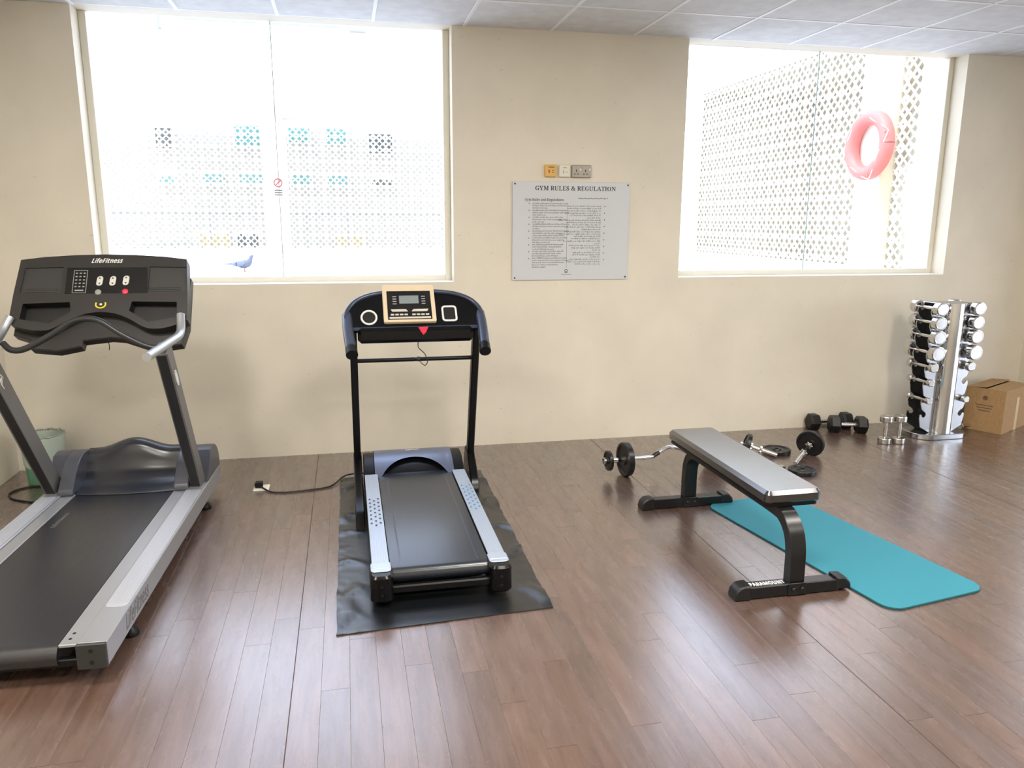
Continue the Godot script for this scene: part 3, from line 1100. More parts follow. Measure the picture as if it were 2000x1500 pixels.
func treadmill_grey() -> void:
	var t := thing("treadmill", "large silver treadmill with wide dark console, cut off by the left edge", "treadmill", Vector3(-1.2805, 0, 1.68), deg_to_rad(-2.15))
	var b: MB
	for s in [-1.0, 1.0]:
		b = MB.new()
		b.box(Vector3(s * 0.375, 0.1175, 0.0), Vector3(0.10, 0.095, 2.09), 0.004)
		var rail := part(t, "side_rail", b, M.silver_paint)
		b = MB.new()
		b.box(Vector3(s * 0.375, 0.1175, 1.052), Vector3(0.102, 0.098, 0.016), 0.003)
		part(rail, "end_cap", b, M.cap_grey)
		for y in [0.095, 0.140]:
			b = MB.new()
			b.xf = turned(Vector3(0, 0, 1), Vector3(s * 0.375, y, 1.0602))
			b.lathe([Vector2(0.0001, 0.0005), Vector2(0.0085, 0.0005), Vector2(0.0085, -0.001)], 14)
			part(rail, "screw_hole", b, M.pocket_black)
		b = MB.new()
		var outl := rounded(0.082, 1.36, 0.02)
		b.xf = Transform3D(Basis(Vector3(1, 0, 0), Vector3(0, 0, -1), Vector3(0, 1, 0)), Vector3(s * 0.375, 0.165, 0.10))
		b.prism(outl, 0.0, 0.0016, 0.0005)
		b.xf = Transform3D()
		for i in 7:
			b.box(Vector3(s * 0.375 + (i - 3) * 0.0105, 0.1672, 0.10), Vector3(0.0045, 0.0016, 1.30), 0.0006)
		part(rail, "tread_strip", b, M.tread_strip)
		b = MB.new()
		b.box(Vector3(s * 0.291, 0.150, 0.18), Vector3(0.066, 0.012, 1.70), 0.002)
		part(t, "landing_strip", b, M.silver_paint)
		for z in [0.95, 0.99]:
			b = MB.new()
			b.xf = turned(Vector3.UP, Vector3(s * 0.285, 0.1562, z))
			b.lathe([Vector2(0.006, 0), Vector2(0.006, 0.0012), Vector2(0.0001, 0.0012)], 10)
			part(t, "screw", b, M.pocket_black)
		# feet
		for z in [0.70, -0.72]:
			b = MB.new()
			b.xf = Transform3D(Basis(), Vector3(s * 0.395, 0, z))
			b.lathe([Vector2(0.0001, 0), Vector2(0.032, 0), Vector2(0.034, 0.012), Vector2(0.026, 0.03), Vector2(0.012, 0.036), Vector2(0.012, 0.075)], 18, true)
			part(t, "foot", b, M.black_plastic)
		# motor cover cheeks
		b = MB.new()
		var prof := spline2([Vector2(-1.04, 0.17), Vector2(-1.03, 0.25), Vector2(-0.97, 0.315), Vector2(-0.89, 0.337), Vector2(-0.80, 0.334), Vector2(-0.72, 0.300), Vector2(-0.66, 0.245), Vector2(-0.615, 0.198)], 4)
		prof.append(Vector2(-0.60, 0.185))
		prof.append(Vector2(-0.60, 0.162))
		prof.append(Vector2(-1.04, 0.150))
		b.xf = sideways(s * 0.300)
		b.prism(prof, -0.038, 0.038, 0.004)
		part(t, "cheek_cover", b, M.cowl)
		b = MB.new()
		prof = spline2([Vector2(-1.04, 0.17), Vector2(-1.03, 0.25), Vector2(-0.97, 0.315), Vector2(-0.89, 0.337), Vector2(-0.82, 0.325)], 4)
		prof.append(Vector2(-0.715, 0.168))
		prof.append(Vector2(-1.04, 0.166))
		b.xf = sideways(s * 0.383)
		b.prism(prof, -0.044, 0.044, 0.004)
		part(t, "outer_cover", b, M.cowl)
		# leaning upright
		b = MB.new()
		var top := 0.372 if s > 0 else 0.442
		var low := 0.372 if s > 0 else 0.385
		b.bar(Vector3(s * low, 0.13, -0.715), Vector3(s * top, 1.03, -0.215), 0.060, 0.100, Vector3(0, 1, 0), 0.006)
		var up := part(t, "upright", b, M.grey_paint)
		b = MB.new()
		var lean := Vector3(0, -0.4856, 0.8742) * 0.0502
		b.bar(Vector3(s * low, 0.16, -0.6983) + lean, Vector3(s * top, 1.02, -0.2206) + lean, 0.046, 0.003, Vector3(0, 1, 0), 0.001)
		part(up, "dark_front_strip", b, M.upright_dark)  # dark strip along the front face of the upright
		b = MB.new()
		var ring := []
		for i in 25: ring.append(Vector3(s * 0.4035, 0.86 + sin(TAU * i / 24) * 0.042 + cos(TAU * i / 24) * 0.006, -0.305 + cos(TAU * i / 24) * 0.020 + sin(TAU * i / 24) * 0.018))
		b.tube(ring, 0.0030, 6, false)
		b.bar(Vector3(s * 0.4035, 0.835, -0.318), Vector3(s * 0.4035, 0.885, -0.292), 0.014, 0.003, Vector3(1, 0, 0))
		part(up, "badge", b, M.print_white)
		# handgrip
		b = MB.new()
		var gx := 0.0 if s > 0 else 0.035
		b.tube(spline([Vector3(s * (0.400 + gx * 0.5), 1.16, -0.50), Vector3(s * (0.408 + gx), 1.09, -0.45), Vector3(s * (0.407 + gx), 1.062, -0.39), Vector3(s * (0.398 + gx), 1.052, -0.28), Vector3(s * (0.372 + gx * 2.0), 1.03, 0.06)], 5), 0.0215, 16)
		part(t, "handgrip", b, M.silver_paint)
	# wavy front bar
	b = MB.new()
	b.tube(spline([Vector3(-0.39, 1.05, -0.33), Vector3(-0.345, 1.022, -0.30), Vector3(-0.28, 1.027, -0.295), Vector3(-0.16, 1.09, -0.305), Vector3(-0.07, 1.150, -0.32), Vector3(0, 1.166, -0.325), Vector3(0.07, 1.150, -0.32), Vector3(0.16, 1.09, -0.305), Vector3(0.28, 1.027, -0.295), Vector3(0.345, 1.022, -0.30), Vector3(0.39, 1.05, -0.33)], 6), 0.0155, 14)
	part(t, "front_bar", b, M.bar_dark)
	# belt over its rear roller
	b = MB.new()
	var o := PackedVector2Array([Vector2(-0.95, 0.152), Vector2(1.0, 0.152)])
	for i in range(1, 12):
		var a := PI / 2 - PI * i / 12
		o.append(Vector2(1.0 + cos(a) * 0.045, 0.107 + sin(a) * 0.045))
	o.append(Vector2(1.0, 0.062))
	o.append(Vector2(-0.95, 0.062))
	b.xf = sideways()
	b.prism(o, -0.254, 0.254)
	var belt := part(t, "running_belt", b, M.belt)
	lettering(belt, "LifeFitness", Transform3D(Basis(Vector3(0, 0, -1), Vector3(-1, 0, 0), Vector3(0, 1, 0)), Vector3(-0.2, 0.1525, -0.25)), 0.022, M.grey_paint, null, "belt_print", 0.0008, 0.20)
	b = MB.new()
	b.box(Vector3(0, 0.085, 1.02), Vector3(0.64, 0.03, 0.03), 0.004)
	part(t, "cross_member", b, M.black_plastic)
	b = MB.new()
	b.box(Vector3(0, 0.095, -0.80), Vector3(0.64, 0.05, 0.30), 0.004)
	part(t, "cross_member", b, M.black_plastic)
	# motor hood
	b = MB.new()
	var rows := []
	var lower := []
	for e in [[-1.035, 0.11, 0.0], [-1.03, 0.25, 0.5], [-0.975, 0.318, 1.0], [-0.93, 0.336, 1.0], [-0.89, 0.330, 1.0], [-0.865, 0.308, 0.9], [-0.852, 0.270, 0.65], [-0.838, 0.232, 0.4], [-0.81, 0.200, 0.2], [-0.76, 0.178, 0.08], [-0.70, 0.166, 0.0], [-0.65, 0.160, 0.0], [-0.63, 0.155, 0.0]]:
		var row := []
		for i in 25:
			var x := -0.264 + 0.528 * i / 24
			var bump := 0.055 * (0.5 + 0.5 * cos(PI * clampf((x + 0.01) / 0.21, -1, 1)))
			var fwd := 0.030 * cos(PI * x / 0.6)
			row.append(Vector3(x, e[1] + bump * e[2], e[0] + (fwd if e[0] > -0.70 else 0.0)))
		rows.append(row)
	b.grid(rows, Vector3(0, 0.0, -0.85))
	part(t, "motor_hood", b, M.hood_dark)

	# console: a dished panel with two pockets, held by the grips
	var cx := Transform3D(Basis(Vector3(1, 0, 0), Vector3(0, 0.851, -0.5251), Vector3(0, 0.5251, 0.851)), Vector3(0, 1.268, -0.585))
	var half := [Vector2(0.0, -0.108), Vector2(0.07, -0.117), Vector2(0.145, -0.150), Vector2(0.205, -0.190), Vector2(0.25, -0.207), Vector2(0.32, -0.205), Vector2(0.40, -0.178), Vector2(0.43, -0.160)]
	var outline := PackedVector2Array()
	var lo := spline2(half, 3)
	outline.append_array(lo)
	outline.append_array(pts([[0.424, 0.0], [0.410, 0.198], [0.30, 0.214], [0.15, 0.225], [0.0, 0.229], [-0.15, 0.225], [-0.30, 0.214], [-0.410, 0.198], [-0.424, 0.0]]))
	for i in range(lo.size() - 1, 0, -1): outline.append(Vector2(-lo[i].x, lo[i].y))
	var shell := csg_poly("console", outline, 0.075, M.console_plastic)
	var pocket := [[0.373, -0.056], [0.151, -0.050], [0.140, -0.103], [0.237, -0.170], [0.380, -0.142]]
	for s in [-1.0, 1.0]:
		var pp := PackedVector2Array()
		var rr := PackedVector2Array()
		for q in pocket: pp.append(Vector2(s * q[0], q[1]))
		for q in [[0.20, 0.155], [0.385, 0.150], [0.395, 0.005], [0.20, 0.005]]: rr.append(Vector2(s * q[0] + (0.025 if s > 0 else 0.0), q[1]))
		shell.add_child(csg_poly("pocket", pp, 0.066, M.pocket_black, 0.01, true))
		shell.add_child(csg_poly("recess", rr, 0.018, M.console_recess, 0.01, true))
	shell.transform = cx
	t.add_child(shell)
	b = MB.new()
	b.prism(pts([[-0.42, 0.12], [-0.43, -0.20], [-0.345, -0.232], [-0.34, -0.280], [-0.21, -0.296], [-0.10, -0.272], [-0.095, -0.240], [0.035, -0.225], [0.10, -0.232], [0.21, -0.275], [0.27, -0.290], [0.395, -0.272], [0.42, -0.17], [0.42, 0.12]]), -0.135, -0.068, 0.006)
	b.xf = Transform3D()
	var hs := part(t, "console_housing", b, M.console_plastic)
	hs.transform = cx
	b = MB.new()
	b.prism(pts([[-0.180, 0.150], [0.215, 0.150], [0.224, -0.002], [-0.180, -0.002]]), -0.002, 0.0015)
	part(shell, "display_panel", b, M.console_black)
	var k := 0
	for q in [[-0.015, 0.069], [0.049, 0.069], [0.114, 0.071]]:
		b = MB.new()
		b.xf = Transform3D(Basis(Vector3(1, 0, 0), Vector3(0.08, 1, 0), Vector3(0, 0, 1)), Vector3(q[0], q[1], 0))
		b.prism(rounded(0.030, 0.056, 0.0145), 0.001, 0.0065, 0.0015)
		var bt := part(shell, "rocker_button", b, M.button_pale)
		b = MB.new()
		for y in [0.0155, -0.0155]:
			var d := signf(y)
			b.prism(pts([[q[0] - 0.006, q[1] + y - d * 0.004], [q[0] + 0.006, q[1] + y - d * 0.004], [q[0], q[1] + y + d * 0.006]]), 0.0064, 0.0072)
		part(bt, "arrow", b, M.print_black)
	for q in [[-0.018, 0.004, "button_grey"], [0.114, 0.006, "button_red"]]:
		b = MB.new()
		b.xf = turned(Vector3(0, 0, 1), Vector3(q[0], q[1], 0.001))
		b.lathe([Vector2(0.0155, 0), Vector2(0.0155, 0.004), Vector2(0.012, 0.007), Vector2(0.0001, 0.0085)], 20, true)
		part(shell, "round_button", b, M[q[2]])
	b = MB.new()
	for e in [[-0.112, 0.132, 0.066, 0.0025], [-0.112, 0.002, 0.066, 0.0025], [-0.1445, 0.067, 0.0025, 0.132], [-0.0795, 0.067, 0.0025, 0.132], [-0.112, 0.016, 0.042, 0.007]]:
		b.box(Vector3(e[0], e[1], 0.002), Vector3(e[2], e[3], 0.001))
	for i in 3:
		for j in 5: b.box(Vector3(-0.131 + i * 0.019, 0.116 - j * 0.0195, 0.002), Vector3(0.010, 0.006, 0.001))
	part(shell, "keypad", b, M.print_grey)
	b = MB.new()
	for s in [-1.0, 1.0]:
		for i in 3: b.box(Vector3(s * 0.295 + (0.012 if s > 0 else 0.0), 0.012 + i * 0.010, -0.0075), Vector3(0.16, 0.0032, 0.003), 0.0008)
	part(shell, "rest_ribs", b, M.console_recess)
	b = MB.new()
	var arc := []
	for i in 15: arc.append(Vector3(cos(PI * 0.85 + PI * 1.3 * i / 14) * 0.024, -0.066 + sin(PI * 0.85 + PI * 1.3 * i / 14) * 0.021, 0.002))
	b.tube(arc, 0.0042, 8)
	var em := part(shell, "stop_emblem", b, M.emblem_yellow)
	b = MB.new()
	b.ball(Vector3(0.001, -0.066, 0.003), Vector3(0.007, 0.006, 0.004), 10, 6)
	part(em, "socket_dot", b, M.print_white)
	lettering(shell, "LifeFitness", Transform3D(Basis(Vector3(1, 0, 0), Vector3(0.3, 1, 0), Vector3(0, 0, 1)), Vector3(0.012, 0.190, 0.001)), 0.027, M.print_white, null, "maker_lettering", 0.001, 0.150)
	lettering(t, "LifeFitness", Transform3D(Basis(Vector3(0, 0, -1), Vector3(0, 1, -0.25), Vector3(1, 0, 0)), Vector3(0.4252, 0.118, 0.68)), 0.060, M.grey_paint, null, "rail_lettering", 0.001, 0.30)
	b = MB.new()
	b.tube(spline([Vector3(0.03, -0.215, -0.075), Vector3(0.032, -0.25, -0.068), Vector3(0.044, -0.282, -0.05), Vector3(0.048, -0.305, -0.04)], 4), 0.0022, 6)
	var cd := part(t, "safety_cord", b, M.cord)
	cd.transform = cx

func treadmill_black() -> void:
	var t := thing("treadmill", "black home treadmill with beige display panel standing on black mat", "treadmill", Vector3(0.357, 0.008, 1.5))
	var b: MB
	for s in [-1.0, 1.0]:
		b = MB.new()
		b.box(Vector3(s * 0.262, 0.118, 0.14), Vector3(0.078, 0.062, 1.26), 0.006)
		var rail := part(t, "foot_rail", b, M.black_plastic)
		b = MB.new()
		b.box(Vector3(s * 0.262, 0.1495, 0.17), Vector3(0.076, 0.004, 1.30), 0.0015)
		for i in 6: b.box(Vector3(s * 0.262 + (i - 2.5) * 0.0115, 0.1522, 0.15), Vector3(0.005, 0.0018, 1.22), 0.0006)
		part(rail, "rail_top", b, M.rail_silver)
		b = MB.new()
		for i in 3:
			for j in 7:
				var z := -0.05 + j * 0.058 + (0.029 if i == 1 else 0.0)
				b.ball(Vector3(s * 0.262 + (i - 1) * 0.022, 0.153, z - (0.13 if s > 0 else 0.0)), Vector3(0.0065, 0.0045, 0.0065), 8, 4)
		part(rail, "grip_studs", b, M.stud_blue if s > 0 else M.navy_silver)
		b = MB.new()
		var ol := rounded(0.100, 0.17, 0.034)
		b.xf = Transform3D(Basis(Vector3(1, 0, 0), Vector3(0, 0, -1), Vector3(0, 1, 0)), Vector3(s * 0.262, 0, 0.815))
		b.prism(ol, 0.022, 0.146, 0.010)
		var capm := part(t, "end_cap", b, M.black_gloss)
		for y in [0.06, 0.10]:
			b = MB.new()
			b.xf = turned(Vector3(0, 0, 1), Vector3(s * 0.262, y, 0.9005))
			b.lathe([Vector2(0.007, -0.002), Vector2(0.007, 0.0006), Vector2(0.0001, 0.0006)], 10)
			part(capm, "screw", b, M.iron)
		b = MB.new()
		b.xf = Transform3D(Basis(Vector3(1, 0, 0), Vector3(0, 0, -1), Vector3(0, 1, 0)), Vector3(s * 0.262, 0, 0.80))
		b.prism(rounded(0.088, 0.10, 0.02), 0.146, 0.150, 0.0015)
		part(capm, "cap_top", b, M.rail_silver)
		for z in [0.72, -0.35]:
			b = MB.new()
			b.xf = Transform3D(Basis(), Vector3(s * 0.25, 0, z))
			b.lathe([Vector2(0.0001, 0), Vector2(0.022, 0), Vector2(0.022, 0.02), Vector2(0.012, 0.024), Vector2(0.012, 0.09)], 14)
			part(t, "foot", b, M.black_plastic)
	# belt and deck
	b = MB.new()
	var o := PackedVector2Array([Vector2(-0.60, 0.139), Vector2(0.79, 0.139)])
	for i in range(1, 10):
		var a := PI / 2 - PI * i / 10
		o.append(Vector2(0.79 + cos(a) * 0.034, 0.105 + sin(a) * 0.034))
	o.append(Vector2(0.79, 0.071))
	o.append(Vector2(-0.60, 0.071))
	b.xf = sideways()
	b.prism(o, -0.219, 0.219)
	var belt := part(t, "running_belt", b, M.belt_blue)
	b = MB.new()
	for s in [-1.0, 1.0]: b.box(Vector3(s * 0.172, 0.1392, 0.10), Vector3(0.008, 0.0008, 1.36))
	part(belt, "guide_line", b, M.navy_silver)
	b = MB.new()
	b.box(Vector3(0, 0.062, 0.845), Vector3(0.46, 0.035, 0.03), 0.006)
	b.box(Vector3(0, 0.055, 0.1), Vector3(0.40, 0.03, 1.3), 0.006)
	part(t, "under_frame", b, M.black_plastic)
	# motor hood: dark body, silver-blue shell with an arched front edge
	var prof := [Vector2(-0.83, 0.05), Vector2(-0.825, 0.15), Vector2(-0.80, 0.195), Vector2(-0.74, 0.222), Vector2(-0.66, 0.223), Vector2(-0.59, 0.205), Vector2(-0.53, 0.176), Vector2(-0.485, 0.148), Vector2(-0.465, 0.134)]
	var pr := spline2(prof, 4)
	for pass_ in 2:
		b = MB.new()
		var rows := []
		for i in 33:
			var x := -0.238 + 0.476 * i / 32
			var arch := sqrt(maxf(0.0, 1.0 - pow(x / 0.200, 2))) if absf(x) < 0.200 else 0.0
			var tmax := 1.0 - (0.40 * arch if pass_ == 0 else 0.0)
			var row := []
			for j in 29:
				var e := tmax * j / 28 * (pr.size() - 1)
				var k := mini(int(e), pr.size() - 2)
				var q := pr[k].lerp(pr[k + 1], e - k)
				if pass_ == 1: q += Vector2(-0.012, -0.022)
				row.append(Vector3(x, q.y, q.x))
			rows.append(row)
		b.grid(rows, Vector3(0, 0.0, -0.70))
		part(t, "motor_hood" if pass_ == 0 else "hood_inner", b, M.hood_silver if pass_ == 0 else M.black_gloss)
	for s in [-1.0, 1.0]:
		b = MB.new()
		var ck := PackedVector2Array(pr)
		for i in ck.size(): ck[i] -= Vector2(0, 0.012)
		ck.append(Vector2(-0.465, 0.05))
		b.xf = sideways(s * 0.270)
		b.prism(ck, -0.033, 0.033, 0.004)
		part(t, "hood_cheek", b, M.black_plastic)
	b = MB.new()
	b.tube(spline([Vector3(-0.040, 0.2262, -0.705), Vector3(-0.022, 0.2262, -0.695), Vector3(-0.004, 0.2262, -0.708), Vector3(0.020, 0.2262, -0.700), Vector3(0.042, 0.2262, -0.712)], 4), 0.0026, 6)
	part(t, "hood_emblem", b, M.label_pale)
	# uprights and their feet
	for e in [[-0.337, 0.02], [0.373, -0.50]]:
		b = MB.new()
		b.bar(Vector3(e[0], 0.04, -0.765), Vector3(e[0], 1.03, -0.445), 0.042, 0.066, Vector3(0, 1, 0), 0.008)
		part(t, "upright", b, M.black_plastic)
		b = MB.new()
		if e[1] > 0:
			b.xf = sideways(e[0])
			b.prism(pts([[-0.84, 0.0], [-0.84, 0.10], [-0.76, 0.21], [-0.68, 0.20], [-0.38, 0.115], [-0.34, 0.118], [-0.10, 0.080], [-0.03, 0.055], [0.0, 0.0]]), -0.025, 0.025, 0.005)
		else:
			b.xf = sideways(e[0])
			b.prism(pts([[-0.84, 0.0], [-0.84, 0.10], [-0.78, 0.21], [-0.70, 0.20], [-0.56, 0.085], [-0.52, 0.05], [-0.50, 0.0]]), -0.025, 0.025, 0.005)
		part(t, "floor_bracket", b, M.black_gloss)
	b = MB.new()
	b.tube([Vector3(-0.337, 0.838, -0.507), Vector3(0.373, 0.838, -0.507)], 0.0125, 12)
	part(t, "cross_bar", b, M.black_plastic)
	# console
	var cx := Transform3D(Basis(Vector3(1, 0, 0), Vector3(0, 0.745, -0.667), Vector3(0, 0.667, 0.745)), Vector3(0.018, 1.132, -0.485))
	var rim := [Vector3(-0.388, -0.118, 0.0), Vector3(-0.392, -0.05, 0.0), Vector3(-0.376, 0.015, 0.0), Vector3(-0.325, 0.075, 0.0), Vector3(-0.235, 0.115, 0.0), Vector3(-0.115, 0.131, 0.0), Vector3(0, 0.134, 0.0), Vector3(0.115, 0.131, 0.0), Vector3(0.235, 0.115, 0.0), Vector3(0.325, 0.075, 0.0), Vector3(0.376, 0.015, 0.0), Vector3(0.392, -0.05, 0.0), Vector3(0.388, -0.118, 0.0)]
	var rs := spline(rim, 4)
	var dpoly := PackedVector2Array()
	for q in rs: dpoly.append(Vector2(q.x, q.y))
	b = MB.new()
	b.prism(dpoly, -0.055, -0.004, 0.006)
	var con := part(t, "console", b, M.black_gloss)
	con.transform = cx
	b = MB.new()
	b.tube(rs, 0.013, 10)
	part(con, "console_rim", b, M.navy_silver)
	b = MB.new()
	b.box(Vector3(0, -0.122, -0.006), Vector3(0.77, 0.022, 0.022), 0.008)
	part(con, "front_lip", b, M.navy_silver)
	b = MB.new()
	b.box(Vector3(0.018, 1.000, -0.405), Vector3(0.66, 0.088, 0.055), 0.02)
	part(t, "front_fascia", b, M.black_gloss)
	for s in [-1.0, 1.0]:
		b = MB.new()
		var xx: float = 0.018 + s * 0.383
		b.tube(spline([Vector3(xx, 1.105, -0.50), Vector3(xx, 1.055, -0.42), Vector3(xx - s * 0.006, 1.0, -0.33), Vector3(xx - s * 0.015, 0.945, -0.235)], 5), 0.030, 16)
		part(t, "grip_arm", b, M.navy_silver)
		b = MB.new()
		b.tube([Vector3(xx - s * 0.014, 0.955, -0.25), Vector3(xx - s * 0.018, 0.925, -0.20)], [0.0315, 0.033], 18)
		part(t, "grip_end", b, M.black_plastic)
	# display panel
	b = MB.new()
	b.xf = Transform3D(Basis(), Vector3(-0.030, 0.036, 0))
	b.prism(rounded(0.300, 0.262, 0.012), -0.004, 0.020, 0.003)
	var dp := part(con, "display_panel", b, M.panel_beige)
	b = MB.new()
	b.box(Vector3(-0.030, 0.020, 0.0205), Vector3(0.252, 0.200, 0.002))
	part(dp, "panel_face", b, M.console_black)
	b = MB.new()
	b.box(Vector3(-0.030, 0.058, 0.0222), Vector3(0.112, 0.056, 0.0015))
	part(dp, "screen", b, M.screen_grey)
	for s in [-1.0, 1.0]:
		b = MB.new()
		for i in 4: b.box(Vector3(-0.030 + s * 0.083, 0.080 - i * 0.017, 0.0222), Vector3(0.022, 0.006, 0.001))
		part(dp, "panel_print", b, M.print_grey)
	b = MB.new()
	for s in [-1.0, 1.0]:
		b.prism(pts([[-0.030 + s * 0.010, -0.026], [-0.030 + s * 0.100, -0.026], [-0.030 + s * 0.108, -0.010], [-0.030 + s * 0.022, -0.010]]) if s > 0 else pts([[-0.040, -0.026], [-0.052, -0.010], [-0.138, -0.010], [-0.130, -0.026]]), 0.0215, 0.0235)
		for i in 4: b.box(Vector3(-0.030 + s * (0.022 + i * 0.026), -0.047, 0.0222), Vector3(0.020, 0.011, 0.0025), 0.0008)
	b.box(Vector3(-0.030, -0.069, 0.0222), Vector3(0.236, 0.012, 0.0015))
	part(dp, "key_row", b, M.label_pale)
	# holders
	b = MB.new()
	var ring := []
	for i in 33: ring.append(Vector3(-0.262 + cos(TAU * i / 32) * 0.042, -0.048 + sin(TAU * i / 32) * 0.046, 0.0))
	b.tube(ring, 0.006, 8, false)
	var cup := part(con, "cup_holder", b, M.print_white)
	b = MB.new()
	b.xf = turned(Vector3(0, 0, 1), Vector3(-0.262, -0.048, -0.0036))
	b.lathe([Vector2(0.0001, 0.0), Vector2(0.038, 0.0008), Vector2(0.040, 0.0)], 24)
	part(cup, "cup_well", b, M.pocket_black)
	b = MB.new()
	ring = []
	for q in rounded(0.078, 0.100, 0.016): ring.append(Vector3(0.200 + q.x, -0.030 + q.y, 0.0))
	ring.append(ring[0])
	b.tube(ring, 0.006, 8, false)
	var ph := part(con, "phone_tray", b, M.print_white)
	b = MB.new()
	b.xf = Transform3D(Basis(), Vector3(0.200, -0.030, 0))
	b.prism(rounded(0.070, 0.092, 0.013), -0.0042, -0.0030)
	part(ph, "tray_well", b, M.pocket_black)
	# safety key with its cord
	b = MB.new()
	b.xf = Transform3D(Basis(), Vector3(0.055, 1.030, -0.374))
	b.prism(pts([[-0.028, 0.016], [0.030, 0.018], [0.016, -0.014], [0.0, -0.030], [-0.012, -0.012]]), 0.0, 0.012, 0.003)
	part(t, "safety_key", b, M.button_red)
	b = MB.new()
	b.tube(spline([Vector3(0.05, 1.0, -0.372), Vector3(0.028, 0.955, -0.40), Vector3(0.034, 0.915, -0.44), Vector3(0.070, 0.876, -0.47), Vector3(0.086, 0.830, -0.47), Vector3(0.068, 0.806, -0.47), Vector3(0.036, 0.838, -0.48), Vector3(0.030, 0.856, -0.49)], 5), 0.0026, 6)
	b.ball(Vector3(0.034, 0.842, -0.49), Vector3(0.02, 0.015, 0.018), 10, 6)
	part(t, "safety_cord", b, M.cord)

func bench() -> void:
	var t := thing("weight_bench", "flat weight bench with black padded top and curved black frame", "bench", Vector3(1.925, 0, 2.0))
	var b := MB.new()
	b.xf = Transform3D(Basis(Vector3(1, 0, 0), Vector3(0, 0, -1), Vector3(0, 1, 0)), Vector3(0.035, 0, -0.055))
	b.prism(rounded(0.285, 1.12, 0.03), 0.385, 0.450, 0.016)
	part(t, "padded_seat", b, M.vinyl_black)
	b = MB.new()
	b.xf = Transform3D(Basis(Vector3(1, 0, 0), Vector3(0, 0, -1), Vector3(0, 1, 0)), Vector3(0.035, 0, -0.055))
	b.prism(rounded(0.262, 1.09, 0.02), 0.372, 0.387)
	part(t, "seat_board", b, M.black_plastic)
	# bent frame tube
	var path := spline2([Vector2(0.600, 0.03), Vector2(0.600, 0.12), Vector2(0.597, 0.20), Vector2(0.575, 0.275), Vector2(0.520, 0.330), Vector2(0.44, 0.347), Vector2(0.10, 0.347), Vector2(-0.30, 0.347), Vector2(-0.42, 0.342), Vector2(-0.475, 0.315), Vector2(-0.51, 0.26), Vector2(-0.52, 0.19), Vector2(-0.52, 0.12), Vector2(-0.52, 0.03)], 4)
	var outer := PackedVector2Array()
	var inner := PackedVector2Array()
	for i in path.size():
		var d := (path[mini(i + 1, path.size() - 1)] - path[maxi(i - 1, 0)]).normalized()
		var nn := Vector2(d.y, -d.x)
		outer.append(path[i] + nn * 0.026)
		inner.append(path[i] - nn * 0.026)
	inner.reverse()
	outer.append_array(inner)
	b = MB.new()
	b.xf = sideways()
	b.prism(outer, -0.038, 0.038, 0.003)
	part(t, "bent_frame", b, M.frame_black)
	for z in [0.60, -0.52]:
		b = MB.new()
		var cz: float = z
		b.box(Vector3(-0.015, 0.031, cz), Vector3(0.46, 0.056, 0.062), 0.004)
		var foot := part(t, "foot_bar", b, M.frame_black)
		for s in [-1.0, 1.0]:
			b = MB.new()
			b.xf = Transform3D(Basis(), Vector3(-0.015 + s * 0.245, 0, cz))
			var o := PackedVector2Array()
			var fy := 0.0112 if s > 0 else 0.0
			for q in [[-0.032, fy], [0.040, fy], [0.043, 0.018 + fy * 0.5], [0.036, 0.045], [0.018, 0.064], [-0.004, 0.069], [-0.032, 0.069]]: o.append(Vector2(s * q[0], q[1]))
			b.prism(o, -0.037, 0.037, 0.006)
			part(foot, "rubber_end", b, M.rubber)
		b = MB.new()
		b.box(Vector3(0, 0.034, cz + 0.034), Vector3(0.09, 0.058, 0.006), 0.002)
		part(foot, "mount_plate", b, M.frame_black)
		for x in [-0.02, 0.022]:
			b = MB.new()
			b.xf = turned(Vector3(0, 0, 1), Vector3(x, 0.034, cz + 0.037))
			b.lathe([Vector2(0.010, 0), Vector2(0.010, 0.004), Vector2(0.007, 0.007), Vector2(0.0001, 0.007)], 12)
			part(foot, "bolt", b, M.iron)
	lettering(t, "PARAMOUNT", Transform3D(Basis(Vector3(1, 0, 0), Vector3(0, 0, -1), Vector3(0, 1, 0)), Vector3(-0.135, 0.0592, 0.602)), 0.030, M.print_white, null, "maker_lettering", 0.001, 0.17)

